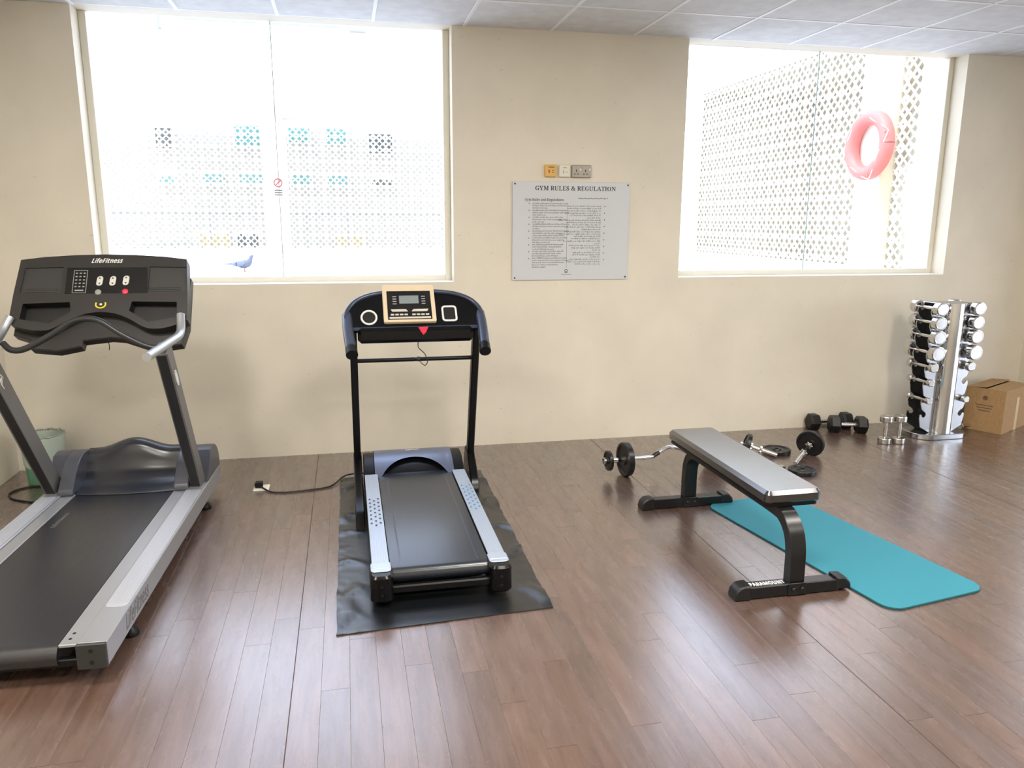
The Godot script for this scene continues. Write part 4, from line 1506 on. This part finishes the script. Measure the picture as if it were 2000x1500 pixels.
func mats() -> void:
	# thick black mat under the black treadmill, creased along its left side
	var nz := noise(51, 1.0, 3)
	var rows := []
	var under := []
	var c := [Vector2(-0.093, 0.585), Vector2(0.828, 0.600), Vector2(0.817, 2.525), Vector2(-0.099, 2.576)]
	for j in 81:
		var row := []
		for i in 41:
			var u := i / 40.0
			var w := j / 80.0
			var p: Vector2 = c[0].lerp(c[1], u).lerp(c[3].lerp(c[2], u), w)
			var edge := clampf(maxf(0.16 - u, u - 0.86) / 0.10, 0, 1)
			var wave := pow(maxf(0.0, sin((p.y * 17.0 + nz.get_noise_2d(p.x * 3, p.y * 2) * 4.0))), 3.0)
			row.append(Vector3(p.x + 0.006 * nz.get_noise_1d(p.y * 6.0) * (1.0 if i in [0, 40] else 0.0), 0.006 + edge * (0.015 * wave + 0.003 * nz.get_noise_2d(p.x * 20, p.y * 20)), p.y))
		rows.append(row)
	var b := MB.new()
	b.grid(rows, Vector3(0.36, -2, 1.5))
	# rim down to the floor
	var ring := []
	for i in 41: ring.append(rows[0][i])
	for j in range(1, 81): ring.append(rows[j][40])
	for i in range(39, -1, -1): ring.append(rows[80][i])
	for j in range(79, 0, -1): ring.append(rows[j][0])
	for i in ring.size():
		var p: Vector3 = ring[i]
		var q: Vector3 = ring[(i + 1) % ring.size()]
		var nn := ((p + q) / 2 - Vector3(0.36, 0, 1.55)) * Vector3(1, 0, 1)
		b.face(p, q, Vector3(q.x, 0.0005, q.z), Vector3(p.x, 0.0005, p.z), nn.normalized())
	tag(part(self, "floor_mat", b, M.mat_black), "creased black rubber mat on the floor beneath the black treadmill", "mat")
	# teal exercise mat
	var t := thing("exercise_mat", "teal exercise mat with rounded corners lying beside the bench", "mat", Vector3(2.418, 0, 2.135), deg_to_rad(9.5))
	b = MB.new()
	b.xf = Transform3D(Basis(Vector3(1, 0, 0), Vector3(0, 0, -1), Vector3(0, 1, 0)), Vector3.ZERO)
	b.prism(rounded(0.58, 1.36, 0.075, 7), 0.0065, 0.010, 0.0015)
	part(t, "top_layer", b, M.mat_teal)
	b = MB.new()
	b.xf = Transform3D(Basis(Vector3(1, 0, 0), Vector3(0, 0, -1), Vector3(0, 1, 0)), Vector3.ZERO)
	b.prism(rounded(0.584, 1.364, 0.077, 7), 0.0005, 0.0066, 0.001)
	part(t, "under_layer", b, M.mat_teal_edge, "dark green underside edge")

func plate_shape(b: MB, r: float, w: float, hole := 0.014) -> void:   # turned round y, centred
	b.lathe([Vector2(hole, -w / 2), Vector2(r * 0.30, -w / 2), Vector2(r * 0.34, -w * 0.28), Vector2(r * 0.78, -w * 0.28), Vector2(r * 0.83, -w / 2), Vector2(r * 0.97, -w / 2), Vector2(r, -w * 0.36), Vector2(r, w * 0.36), Vector2(r * 0.97, w / 2), Vector2(r * 0.83, w / 2), Vector2(r * 0.78, w * 0.28), Vector2(r * 0.34, w * 0.28), Vector2(r * 0.30, w / 2), Vector2(hole, w / 2), Vector2(hole, -w / 2)], 36)

func star_collar(b: MB) -> void:   # turned round y
	var o := PackedVector2Array()
	for i in 24:
		var a := TAU * i / 24
		var r := 0.027 if i % 4 < 2 else 0.020
		o.append(Vector2(cos(a), sin(a)) * r)
	var keep := b.xf
	b.xf = keep * Transform3D(Basis(Vector3(1, 0, 0), Vector3(0, 0, -1), Vector3(0, 1, 0)), Vector3.ZERO)
	b.prism(o, -0.008, 0.008, 0.002)
	b.xf = keep

func weights() -> void:
	var b: MB
	# cambered curl bar lying on its plates
	var t := thing("curl_bar", "chrome cambered curl bar with black plates lying behind the bench", "barbell", Vector3(1.60, 0.113, 0.895), 0.065)
	b = MB.new()
	b.tube([Vector3(0.0, 0, 0), Vector3(0.155, 0, 0)], 0.0165, 16)
	b.tube(spline([Vector3(0.155, 0, 0), Vector3(0.30, 0, 0), Vector3(0.345, 0.004, 0.0), Vector3(0.42, 0.036, -0.02), Vector3(0.485, 0.050, -0.03), Vector3(0.55, 0.038, -0.02), Vector3(0.62, 0.004, 0), Vector3(0.66, 0, 0), Vector3(0.74, 0, 0)], 5), 0.0135, 14)
	b.tube([Vector3(0.74, 0, 0), Vector3(0.92, 0, 0)], 0.0165, 16)
	part(t, "bar", b, M.chrome)
	b = MB.new()
	b.tube([Vector3(0.345, 0.004, 0.0), Vector3(0.395, 0.024, -0.012)], 0.0145, 12)
	part(t, "knurled_grip", b, M.iron)
	for q in [[0.030, 0.066, 0.022], [0.150, 0.113, 0.042], [0.79, 0.113, 0.042], [0.87, 0.066, 0.022]]:
		b = MB.new()
		b.xf = turned(Vector3(1, 0, 0), Vector3(q[0], 0, 0))
		plate_shape(b, q[1], q[2])
		part(t, "weight_plate", b, M.iron)
	for x in [0.004, 0.905]:
		b = MB.new()
		b.xf = turned(Vector3(1, 0, 0), Vector3(x, 0, 0))
		b.lathe([Vector2(0.0165, -0.012), Vector2(0.024, -0.010), Vector2(0.024, 0.010), Vector2(0.0165, 0.012)], 18)
		part(t, "collar", b, M.chrome_dull)
	# two dumbbell bars with a plate on one end, tipped onto the other
	for q in [[Vector3(2.755, 0.083, 0.64), Vector3(2.945, 0.020, 0.72), 0.083, "short chrome dumbbell bar with one upright black plate, half hidden by bench"], [Vector3(3.215, 0.090, 0.715), Vector3(2.965, 0.022, 0.935), 0.098, "tipped chrome dumbbell bar with star collar and one large black plate"]]:
		var a: Vector3 = q[0]
		var e: Vector3 = q[1]
		var ax := (e - a).normalized()
		t = thing("dumbbell_bar", q[3], "dumbbell", Vector3(a.x, 0, a.z))
		var o := Vector3(a.x, 0, a.z)
		b = MB.new()
		b.tube([a - ax * 0.045 - o, e - o], 0.0125, 14)
		part(t, "bar", b, M.chrome)
		b = MB.new()
		b.tube([e - ax * 0.11 - o, e - o + ax * 0.004], 0.0165, 14)
		part(t, "sleeve", b, M.chrome_dull)
		b = MB.new()
		b.xf = turned(ax, a - o)
		plate_shape(b, q[2], 0.030)
		part(t, "weight_plate", b, M.iron)
		b = MB.new()
		b.xf = turned(ax, a - o + ax * 0.032)
		star_collar(b)
		part(t, "star_collar", b, M.chrome_dull)
		b = MB.new()
		b.xf = turned(ax, a.lerp(e, 0.47) - o)
		star_collar(b)
		part(t, "star_collar", b, M.chrome)
	for q in [[Vector3(3.02, 0, 0.600), 0.100, "loose black weight plate lying flat between the two tipped dumbbell bars"], [Vector3(2.935, 0, 1.065), 0.090, "loose black weight plate lying flat nearest the bench top, below the star collar"]]:
		t = thing("weight_plate", q[2], "weight plate", q[0])
		b = MB.new()
		b.xf = Transform3D(Basis(), Vector3(0, 0.015, 0))
		plate_shape(b, q[1], 0.030)
		part(t, "disc", b, M.iron)
		b = MB.new()
		b.xf = Transform3D(Basis(), Vector3(0, 0.0, 0))
		b.lathe([Vector2(0.016, 0.0305), Vector2(0.026, 0.0305), Vector2(0.026, 0.029)], 20)
		part(t, "hub_ring", b, M.bar_dark)
	t = thing("star_collar", "loose chrome star collar beside the flat black plate", "collar", Vector3(2.86, 0.0, 0.94))
	b = MB.new()
	b.xf = Transform3D(Basis(), Vector3(0, 0.009, 0))
	star_collar(b)
	part(t, "nut", b, M.chrome)
	# rubber hex dumbbells against the wall
	for q in [[Vector3(3.875, 0.064, 0.205), -0.33, 0.205, 0.064, "black rubber hex dumbbell with chrome handle, the nearer of the pair"], [Vector3(3.80, 0.062, 0.072), -0.02, 0.29, 0.062, "black rubber hex dumbbell lying tight against the wall"]]:
		t = thing("hex_dumbbell", q[4], "dumbbell", q[0], q[1])
		b = MB.new()
		var hl: float = q[2] / 2
		b.tube(spline([Vector3(-hl, 0, 0), Vector3(-hl * 0.5, 0, 0), Vector3(0, 0, 0), Vector3(hl * 0.5, 0, 0), Vector3(hl, 0, 0)], 3), [0.013, 0.013, 0.013, 0.0135, 0.0145, 0.0155, 0.016, 0.0155, 0.0145, 0.0135, 0.013, 0.013, 0.013], 14)
		part(t, "handle", b, M.chrome)
		for s in [-1.0, 1.0]:
			b = MB.new()
			var o := PackedVector2Array()
			for i in 6: o.append(Vector2(cos(TAU * (i + 0.5) / 6), sin(TAU * (i + 0.5) / 6)) * (q[3] / 0.9))
			o = PackedVector2Array()
			for i in 6: o.append(Vector2(cos(TAU * i / 6), sin(TAU * i / 6)) * (q[3] / 0.866))
			b.xf = Transform3D(Basis(Vector3(0, 0, 1), Vector3(0, 1, 0), Vector3(-1, 0, 0)), Vector3(s * hl, 0, 0))
			b.prism(o, -0.043, 0.043, 0.014)
			part(t, "hex_head", b, M.rubber)
			b = MB.new()
			b.tube([Vector3(s * (hl - 0.050), 0, 0), Vector3(s * (hl - 0.041), 0, 0)], 0.024, 16)
			part(t, "neck_ring", b, M.chrome_dull)
	# chrome dumbbells standing on end
	var k := 0
	for q in [Vector3(3.955, 0, 0.545), Vector3(4.065, 0, 0.56)]:
		t = thing("standing_dumbbell", ["small chrome dumbbell standing upright, the one nearer the black dumbbells", "small chrome dumbbell standing upright, the one nearer the rack"][k], "dumbbell", q)
		k += 1
		chrome_dumbbell(t, 0.215, 0.046, 0.048, Transform3D(Basis(), Vector3(0, 0.1075, 0)), M.chrome_dull)

# along y of the given frame, centred
func chrome_dumbbell(t: Node3D, long: float, r: float, head: float, xf: Transform3D, m: Material) -> void:
	var h := long / 2
	var b := MB.new()
	b.xf = xf
	b.lathe([Vector2(0.0125, -h + head * 0.8), Vector2(0.0125, -h * 0.35), Vector2(0.0150, 0.0), Vector2(0.0125, h * 0.35), Vector2(0.0125, h - head * 0.8)], 16, true)
	part(t, "handle", b, m)
	for s in [-1.0, 1.0]:
		b = MB.new()
		b.xf = xf
		var p := [Vector2(0.0125, h - head - 0.004), Vector2(r * 0.75, h - head), Vector2(r * 0.96, h - head + 0.004), Vector2(r, h - head + 0.009), Vector2(r, h - 0.007), Vector2(r * 0.95, h - 0.001), Vector2(r * 0.86, h), Vector2(r * 0.80, h - 0.0015), Vector2(0.0001, h - 0.0015)]
		if s < 0:
			var pp := []
			for i in range(p.size() - 1, -1, -1): pp.append(Vector2(p[i].x, -p[i].y))
			p = pp
		b.lathe(p, 28)
		part(t, "head", b, m)

func rack() -> void:
	var X := 4.50
	var Z := 0.40
	var t := thing("dumbbell_rack", "tall chrome upright dumbbell rack with hooked plates and oval base", "rack", Vector3(X, 0, Z))
	var b := MB.new()
	b.xf = Transform3D(Basis(Vector3(1, 0, 0), Vector3(0, 0, -1), Vector3(0, 1, 0)), Vector3(0, 0, 0))
	b.prism(rounded(0.46, 0.30, 0.12, 8), 0.0, 0.042, 0.004)
	part(t, "base", b, M.steel_plate)
	var ys := [1.007, 0.901, 0.794, 0.672, 0.561, 0.441, 0.300, 0.185]
	# hooked plates, front and back
	for z in [0.072, -0.072]:
		var left := []
		var o := PackedVector2Array()
		o.append(Vector2(0.10, 0.042))
		var low := 0.09
		for i in range(7, -1, -1):
			var y: float = ys[i] - 0.012
			o.append_array(pts([[0.185, low], [0.200, y - 0.012], [0.198, y + 0.016], [0.184, y + 0.018], [0.178, y + 0.002], [0.166, y - 0.008], [0.150, y - 0.004], [0.142, y + 0.012], [0.150, y + 0.030]]))
			low = y + 0.055 if i > 0 else 1.035
		o.append(Vector2(0.150, 1.045))
		var full := PackedVector2Array(o)
		for i in range(o.size() - 1, -1, -1): full.append(Vector2(-o[i].x, o[i].y))
		b = MB.new()
		b.prism(full, z - 0.004, z + 0.004, 0.001)
		part(t, "hook_plate", b, M.steel_plate)
	# black webs between the front and back hook plates
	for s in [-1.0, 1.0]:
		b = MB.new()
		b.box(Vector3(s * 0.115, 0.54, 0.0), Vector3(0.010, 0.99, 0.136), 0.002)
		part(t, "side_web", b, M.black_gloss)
	# rounded front column
	b = MB.new()
	var col := PackedVector2Array()
	for i in 17:
		var a := PI * i / 16
		col.append(Vector2(cos(a) * 0.078, sin(a) * -0.062))
	b.xf = Transform3D(Basis(Vector3(1, 0, 0), Vector3(0, 0, -1), Vector3(0, 1, 0)), Vector3(0, 0, 0.078))
	b.prism(col, 0.042, 1.052, 0.002)
	part(t, "column", b, M.chrome)
	b = MB.new()
	b.box(Vector3(0, 1.05, 0.0), Vector3(0.30, 0.008, 0.150), 0.002)
	part(t, "top_cap", b, M.steel_plate)
	# the dumbbells on it
	var ord := ["topmost", "second from the top", "third from the top", "fourth from the top", "fifth from the top", "sixth from the top", "seventh from the top"]
	var rr := [0.050, 0.051, 0.054, 0.058, 0.036, 0.028, 0.026]
	var ll := [0.30, 0.30, 0.31, 0.32, 0.27, 0.25, 0.25]
	for i in 7:
		for s in [-1.0, 1.0]:
			if s > 0 and i == 5: continue
			var d := thing("rack_dumbbell", "chrome dumbbell on the rack's %s side, %s" % ["left" if s < 0 else "right", ord[i]], "dumbbell", Vector3(X + s * 0.164, ys[i] + 0.006, Z + 0.0), 0.0, "chrome dumbbells on the rack")
			chrome_dumbbell(d, ll[i], rr[i], 0.062 if i < 4 else 0.040, turned(Vector3(0, 0, 1)), M.chrome if i < 4 else M.chrome_dull)
	var d := thing("floor_dumbbell", "small chrome dumbbell lying on the floor between the rack and the carton", "dumbbell", Vector3(4.93, 0.031, 0.30), 0.15)
	chrome_dumbbell(d, 0.22, 0.031, 0.022, turned(Vector3(1, 0, 0)), M.chrome)

func wall_things() -> void:
	# notice board
	var t := thing("gym_rules_sign", "pale acrylic gym rules notice with English and Arabic columns", "sign", Vector3(1.6035, 1.574, 0.0))
	var b := MB.new()
	b.box(Vector3(0, 0, 0.008), Vector3(0.877, 0.694, 0.006), 0.001)
	part(t, "board", b, M.sign_board)
	lettering(t, "GYM RULES & REGULATION", Transform3D(Basis(), Vector3(0.026, 0.302, 0.0108)), 0.030, M.print_black, serif, "title", 0.0006, 0.60)
	lettering(t, "Gym Rules and Regulations", Transform3D(Basis(), Vector3(-0.205, 0.222, 0.0108)), 0.018, M.print_black, serif, "heading", 0.0006, 0.285)
	# body: word marks too small to read, line by line as they stand
	var im := Image.create(1024, 810, false, Image.FORMAT_RGBA8)
	im.fill(Color(0.24, 0.24, 0.235, 0.0))
	var rn := RandomNumberGenerator.new()
	rn.seed = 77
	var eng := [455, 460, 165, 450, 470, 185, 400, 470, 130, 455, 490, 75, 485, 410, 395, 415, 420, 240, 405, 380, 290, 420, 390, 330, 465, 450, 425, 360, 165]
	var arab := [420, 415, 470, 440, 410, 165, 480, 440, 360, 465, 190, 440, 470, 310, 375, 460, 70, 400, 350, 60, 345, 360, 60, 370, 430, 310]
	var dark := Color(0.20, 0.20, 0.195, 1.0)
	for i in eng.size():
		var y := 168 + i * 18.9
		var x := 168.0
		var endx: float = 168 + eng[i] * 0.62
		while x < endx:
			var wl := rn.randi_range(2, 8) * 7
			for k in range(0, wl, 6):
				var h := 8 if rn.randf() < 0.65 else 12
				im.fill_rect(Rect2i(int(x) + k, int(y) + 12 - h, 2, h), dark)
				if rn.randf() < 0.6: im.fill_rect(Rect2i(int(x) + k, int(y) + (4 if rn.randf() < 0.5 else 10), 5, 2), dark)
			x += wl + 6
	for i in 9:
		im.fill_rect(Rect2i(136, 170 + [0, 3, 6, 9, 12, 15, 18, 21, 24][i] * 19, 5, 10), dark)
	for i in arab.size():
		var y := 186 + i * 19.4
		var x := 770.0
		var endx: float = 770 - arab[i] * 0.68
		while x > endx:
			var wl := rn.randi_range(3, 9) * 6
			im.fill_rect(Rect2i(int(x) - wl, int(y) + 9, wl, 2), dark)
			for k in range(0, wl, 6):
				if rn.randf() < 0.5: im.fill_rect(Rect2i(int(x) - k - 2, int(y) + (1 if rn.randf() < 0.4 else 5), 2, 8), dark)
				if rn.randf() < 0.4: im.fill_rect(Rect2i(int(x) - k - 3, int(y) + (0 if rn.randf() < 0.5 else 14), 3, 2), dark)
			x -= wl + 6
	for i in 9: im.fill_rect(Rect2i(800, 190 + i * 56, 6, 10), dark)
	for k in 22:
		im.fill_rect(Rect2i(566 + k * 12, 128, 9, 5), dark)
		if k % 2: im.fill_rect(Rect2i(568 + k * 12, 122 if k % 4 == 1 else 134, 3, 6), dark)
	im.fill_rect(Rect2i(470, 180, 2, 530), Color(0.4, 0.4, 0.4, 1))
	for a in 40:
		var e := TAU * a / 40
		im.fill_rect(Rect2i(468 + int(cos(e) * 13), 734 + int(sin(e) * 11), 4, 4), dark)
	im.fill_rect(Rect2i(456, 750, 28, 4), dark)
	for k in 9: im.fill_rect(Rect2i(430 + k * 10, 766, 6, 5), Color(0.35, 0.35, 0.35, 1))
	var m := StandardMaterial3D.new()
	m.resource_name = "sign_print"
	m.albedo_texture = ImageTexture.create_from_image(im)
	m.transparency = BaseMaterial3D.TRANSPARENCY_ALPHA_SCISSOR
	m.alpha_scissor_threshold = 0.5
	m.roughness = 0.5
	b = MB.new()
	b.tri(Vector3(-0.435, -0.344, 0.0116), Vector3(0.435, -0.344, 0.0116), Vector3(0.435, 0.344, 0.0116), Vector3.BACK, Vector3.BACK, Vector3.BACK, Vector2(0, 1), Vector2(1, 1), Vector2(1, 0))
	b.tri(Vector3(-0.435, -0.344, 0.0116), Vector3(0.435, 0.344, 0.0116), Vector3(-0.435, 0.344, 0.0116), Vector3.BACK, Vector3.BACK, Vector3.BACK, Vector2(0, 1), Vector2(1, 0), Vector2(0, 0))
	part(t, "small_print", b, m)
	for x in [-0.42, 0.42]:
		for y in [-0.330, 0.330]:
			b = MB.new()
			b.xf = turned(Vector3(0, 0, 1), Vector3(x, y, 0.0))
			b.lathe([Vector2(0.006, 0.0), Vector2(0.006, 0.013), Vector2(0.0001, 0.0145)], 12)
			part(t, "screw", b, M.iron)
	# three outlets in a row
	var y := 1.996
	t = thing("wall_outlet", "yellowed cream telephone outlet, leftmost of three above the sign", "outlet", Vector3(1.439, y, 0))
	b = MB.new()
	b.box(Vector3(0, 0, 0.012), Vector3(0.084, 0.084, 0.024), 0.005)
	part(t, "plate", b, M.socket_cream)
	b = MB.new()
	b.box(Vector3(0.004, 0.024, 0.0245), Vector3(0.042, 0.008, 0.002))
	b.box(Vector3(-0.012, -0.004, 0.0245), Vector3(0.010, 0.020, 0.002))
	b.box(Vector3(0.016, 0.002, 0.0245), Vector3(0.014, 0.006, 0.002))
	b.box(Vector3(0.016, -0.012, 0.0245), Vector3(0.014, 0.005, 0.002))
	part(t, "slots", b, M.slot_brown)
	t = thing("wall_outlet", "white data outlet, middle of the three above the sign", "outlet", Vector3(1.5425, y, 0))
	b = MB.new()
	b.box(Vector3(0, 0, 0.012), Vector3(0.084, 0.084, 0.024), 0.005)
	part(t, "plate", b, M.socket_white)
	b = MB.new()
	b.box(Vector3(0.0, 0.022, 0.0245), Vector3(0.024, 0.006, 0.002))
	b.box(Vector3(-0.010, -0.006, 0.0245), Vector3(0.007, 0.022, 0.002))
	b.box(Vector3(0.014, -0.008, 0.0245), Vector3(0.014, 0.005, 0.002))
	part(t, "slots", b, M.socket_steel)
	t = thing("wall_outlet", "grey metal double power outlet, rightmost of three above the sign", "outlet", Vector3(1.668, y - 0.001, 0))
	b = MB.new()
	b.box(Vector3(0, 0, 0.011), Vector3(0.144, 0.086, 0.022), 0.004)
	part(t, "plate", b, M.socket_steel)
	b = MB.new()
	for s in [-1.0, 1.0]:
		b.box(Vector3(s * 0.034 - 0.006, 0.004, 0.0225), Vector3(0.006, 0.014, 0.002))
		for e in [-1.0, 1.0]: b.box(Vector3(s * 0.034 - 0.006 + e * 0.012, -0.019, 0.0225), Vector3(0.011, 0.006, 0.002))
	b.box(Vector3(0.0, 0.022, 0.0222), Vector3(0.0012, 0.030, 0.001))
	part(t, "slots", b, M.slot_dark)
	for s in [-1.0, 1.0]:
		b = MB.new()
		b.box(Vector3(s * 0.034 + 0.024, 0.012, 0.023), Vector3(0.014, 0.016, 0.006), 0.002)
		part(t, "rocker_switch", b, M.socket_white)

func small_things() -> void:
	var b: MB
	# floor outlet with the treadmill's plug and lead
	var t := thing("floor_outlet", "pale floor outlet plate with a black plug on the floor between the treadmills", "outlet", Vector3(-0.574, 0, 0.680))
	b = MB.new()
	b.box(Vector3(0, 0.004, 0), Vector3(0.094, 0.008, 0.100), 0.002)
	part(t, "plate", b, M.socket_white)
	t = thing("power_cord", "black power cord running from the floor outlet to the black treadmill", "cord", Vector3(-0.59, 0.008, 0.675))
	b = MB.new()
	b.box(Vector3(0, 0.018, 0), Vector3(0.048, 0.034, 0.052), 0.006)
	part(t, "plug", b, M.black_plastic)
	b = MB.new()
	var o := Vector3(-0.59, 0.008, 0.675)
	var p := []
	for q in [[-0.580, 0.020, 0.695], [-0.545, 0.010, 0.735], [-0.500, 0.006, 0.780], [-0.416, 0.006, 0.797], [-0.294, 0.006, 0.784], [-0.171, 0.006, 0.750], [-0.120, 0.010, 0.690], [-0.075, 0.018, 0.600], [-0.020, 0.020, 0.560], [0.060, 0.030, 0.590], [0.12, 0.06, 0.64]]: p.append(Vector3(q[0], q[1], q[2]) - o)
	b.tube(spline(p, 5), 0.0052, 8)
	part(t, "lead", b, M.cord)
	t = thing("power_cord", "dark cord looping on the floor left of the grey treadmill", "cord", Vector3(-2.0, 0, 0.5))
	b = MB.new()
	p = []
	for q in [[-1.72, 0.006, 0.44], [-1.84, 0.006, 0.395], [-1.928, 0.006, 0.385], [-2.02, 0.006, 0.40], [-2.066, 0.006, 0.486], [-2.02, 0.006, 0.589], [-1.92, 0.006, 0.66], [-1.80, 0.006, 0.72], [-1.72, 0.006, 0.78]]: p.append(Vector3(q[0] + 2.0, q[1], q[2] - 0.5))
	b.tube(spline(p, 5), 0.0055, 8)
	part(t, "lead", b, M.cord)
	# waste bin with a plastic bag
	t = thing("waste_bin", "pale green waste bin lined with a clear bag in the left corner", "bin", Vector3(-1.935, 0, 0.262))
	b = MB.new()
	b.lathe([Vector2(0.0001, 0.0), Vector2(0.098, 0.0), Vector2(0.102, 0.006), Vector2(0.124, 0.30), Vector2(0.121, 0.30), Vector2(0.099, 0.010), Vector2(0.0001, 0.010)], 36)
	part(t, "bucket", b, M.bin_green)
	b = MB.new()
	var rows := []
	var nz := noise(61, 1.0, 2)
	for e in [[0.112, 0.115], [0.117, 0.17], [0.123, 0.23], [0.129, 0.295], [0.130, 0.312], [0.124, 0.318], [0.116, 0.300], [0.110, 0.24]]:
		var row := []
		for k in 48:
			var a := TAU * k / 48
			var w: float = nz.get_noise_3d(cos(a) * 3.0, sin(a) * 3.0, e[1] * 9.0) * 0.007 + (0.012 * nz.get_noise_2d(cos(a) * 4, sin(a) * 4) if e[1] < 0.12 else 0.0)
			row.append(Vector3(cos(a) * (e[0] + w), e[1] + (w * 2.0 if e[1] < 0.13 else w * 0.5), sin(a) * (e[0] + w)))
		rows.append(row)
	b.grid(rows, Vector3(0, 0.2, 0), true)
	part(t, "bag_liner", b, M.bag_white)
	b = MB.new()
	p = []
	for k in 41: p.append(Vector3(cos(TAU * k / 40) * 0.127, 0.312 + 0.003 * sin(k * 1.9), sin(TAU * k / 40) * 0.127))
	b.tube(p, 0.006, 8, false)
	part(t, "rolled_rim", b, M.button_grey)
	# carton
	t = thing("cardboard_box", "brown cardboard carton on the floor beside the rack at the right edge", "box", Vector3(5.19, 0, 0.275), atan2(0.45, 0.893))
	var w := 0.50
	var d := 0.29
	var h := 0.350
	b = MB.new()
	for s in [-1.0, 1.0]:
		b.box(Vector3(s * (w / 2 - 0.003), h / 2, 0), Vector3(0.006, h, d), 0.001)
		b.box(Vector3(0, h / 2, s * (d / 2 - 0.003)), Vector3(w - 0.012, h, 0.006), 0.001)
	b.box(Vector3(0, 0.003, 0), Vector3(w - 0.012, 0.006, d - 0.012))
	part(t, "walls", b, M.carton)
	for s in [-1.0, 1.0]:
		b = MB.new()
		b.bar(Vector3(0, h - 0.002, s * (d / 2 - 0.004)), Vector3(0, h + (0.012 if s < 0 else 0.0), s * 0.004), w - 0.008, 0.005, Vector3.UP)
		part(t, "flap", b, M.carton)
	b = MB.new()
	b.box(Vector3(0.02, h / 2 - 0.04, d / 2 + 0.0008), Vector3(0.05, 0.27, 0.0012))
	part(t, "tape", b, M.carton_tape)
	b = MB.new()
	var ring := []
	for i in 21: ring.append(Vector3(-w / 2 - 0.001, 0.275 + sin(TAU * i / 20) * 0.016, cos(TAU * i / 20) * 0.016))
	b.tube(ring, 0.003, 6, false)
	b.box(Vector3(-w / 2 - 0.0006, 0.275, 0), Vector3(0.001, 0.018, 0.018))
	part(t, "printed_mark", b, M.carton_print)
	b = MB.new()
	for i in 3: b.box(Vector3(-w / 2 - 0.0006, 0.215 - i * 0.022, 0.0), Vector3(0.001, 0.006, 0.13 - i * 0.02))
	part(t, "printed_lines", b, M.carton_print)
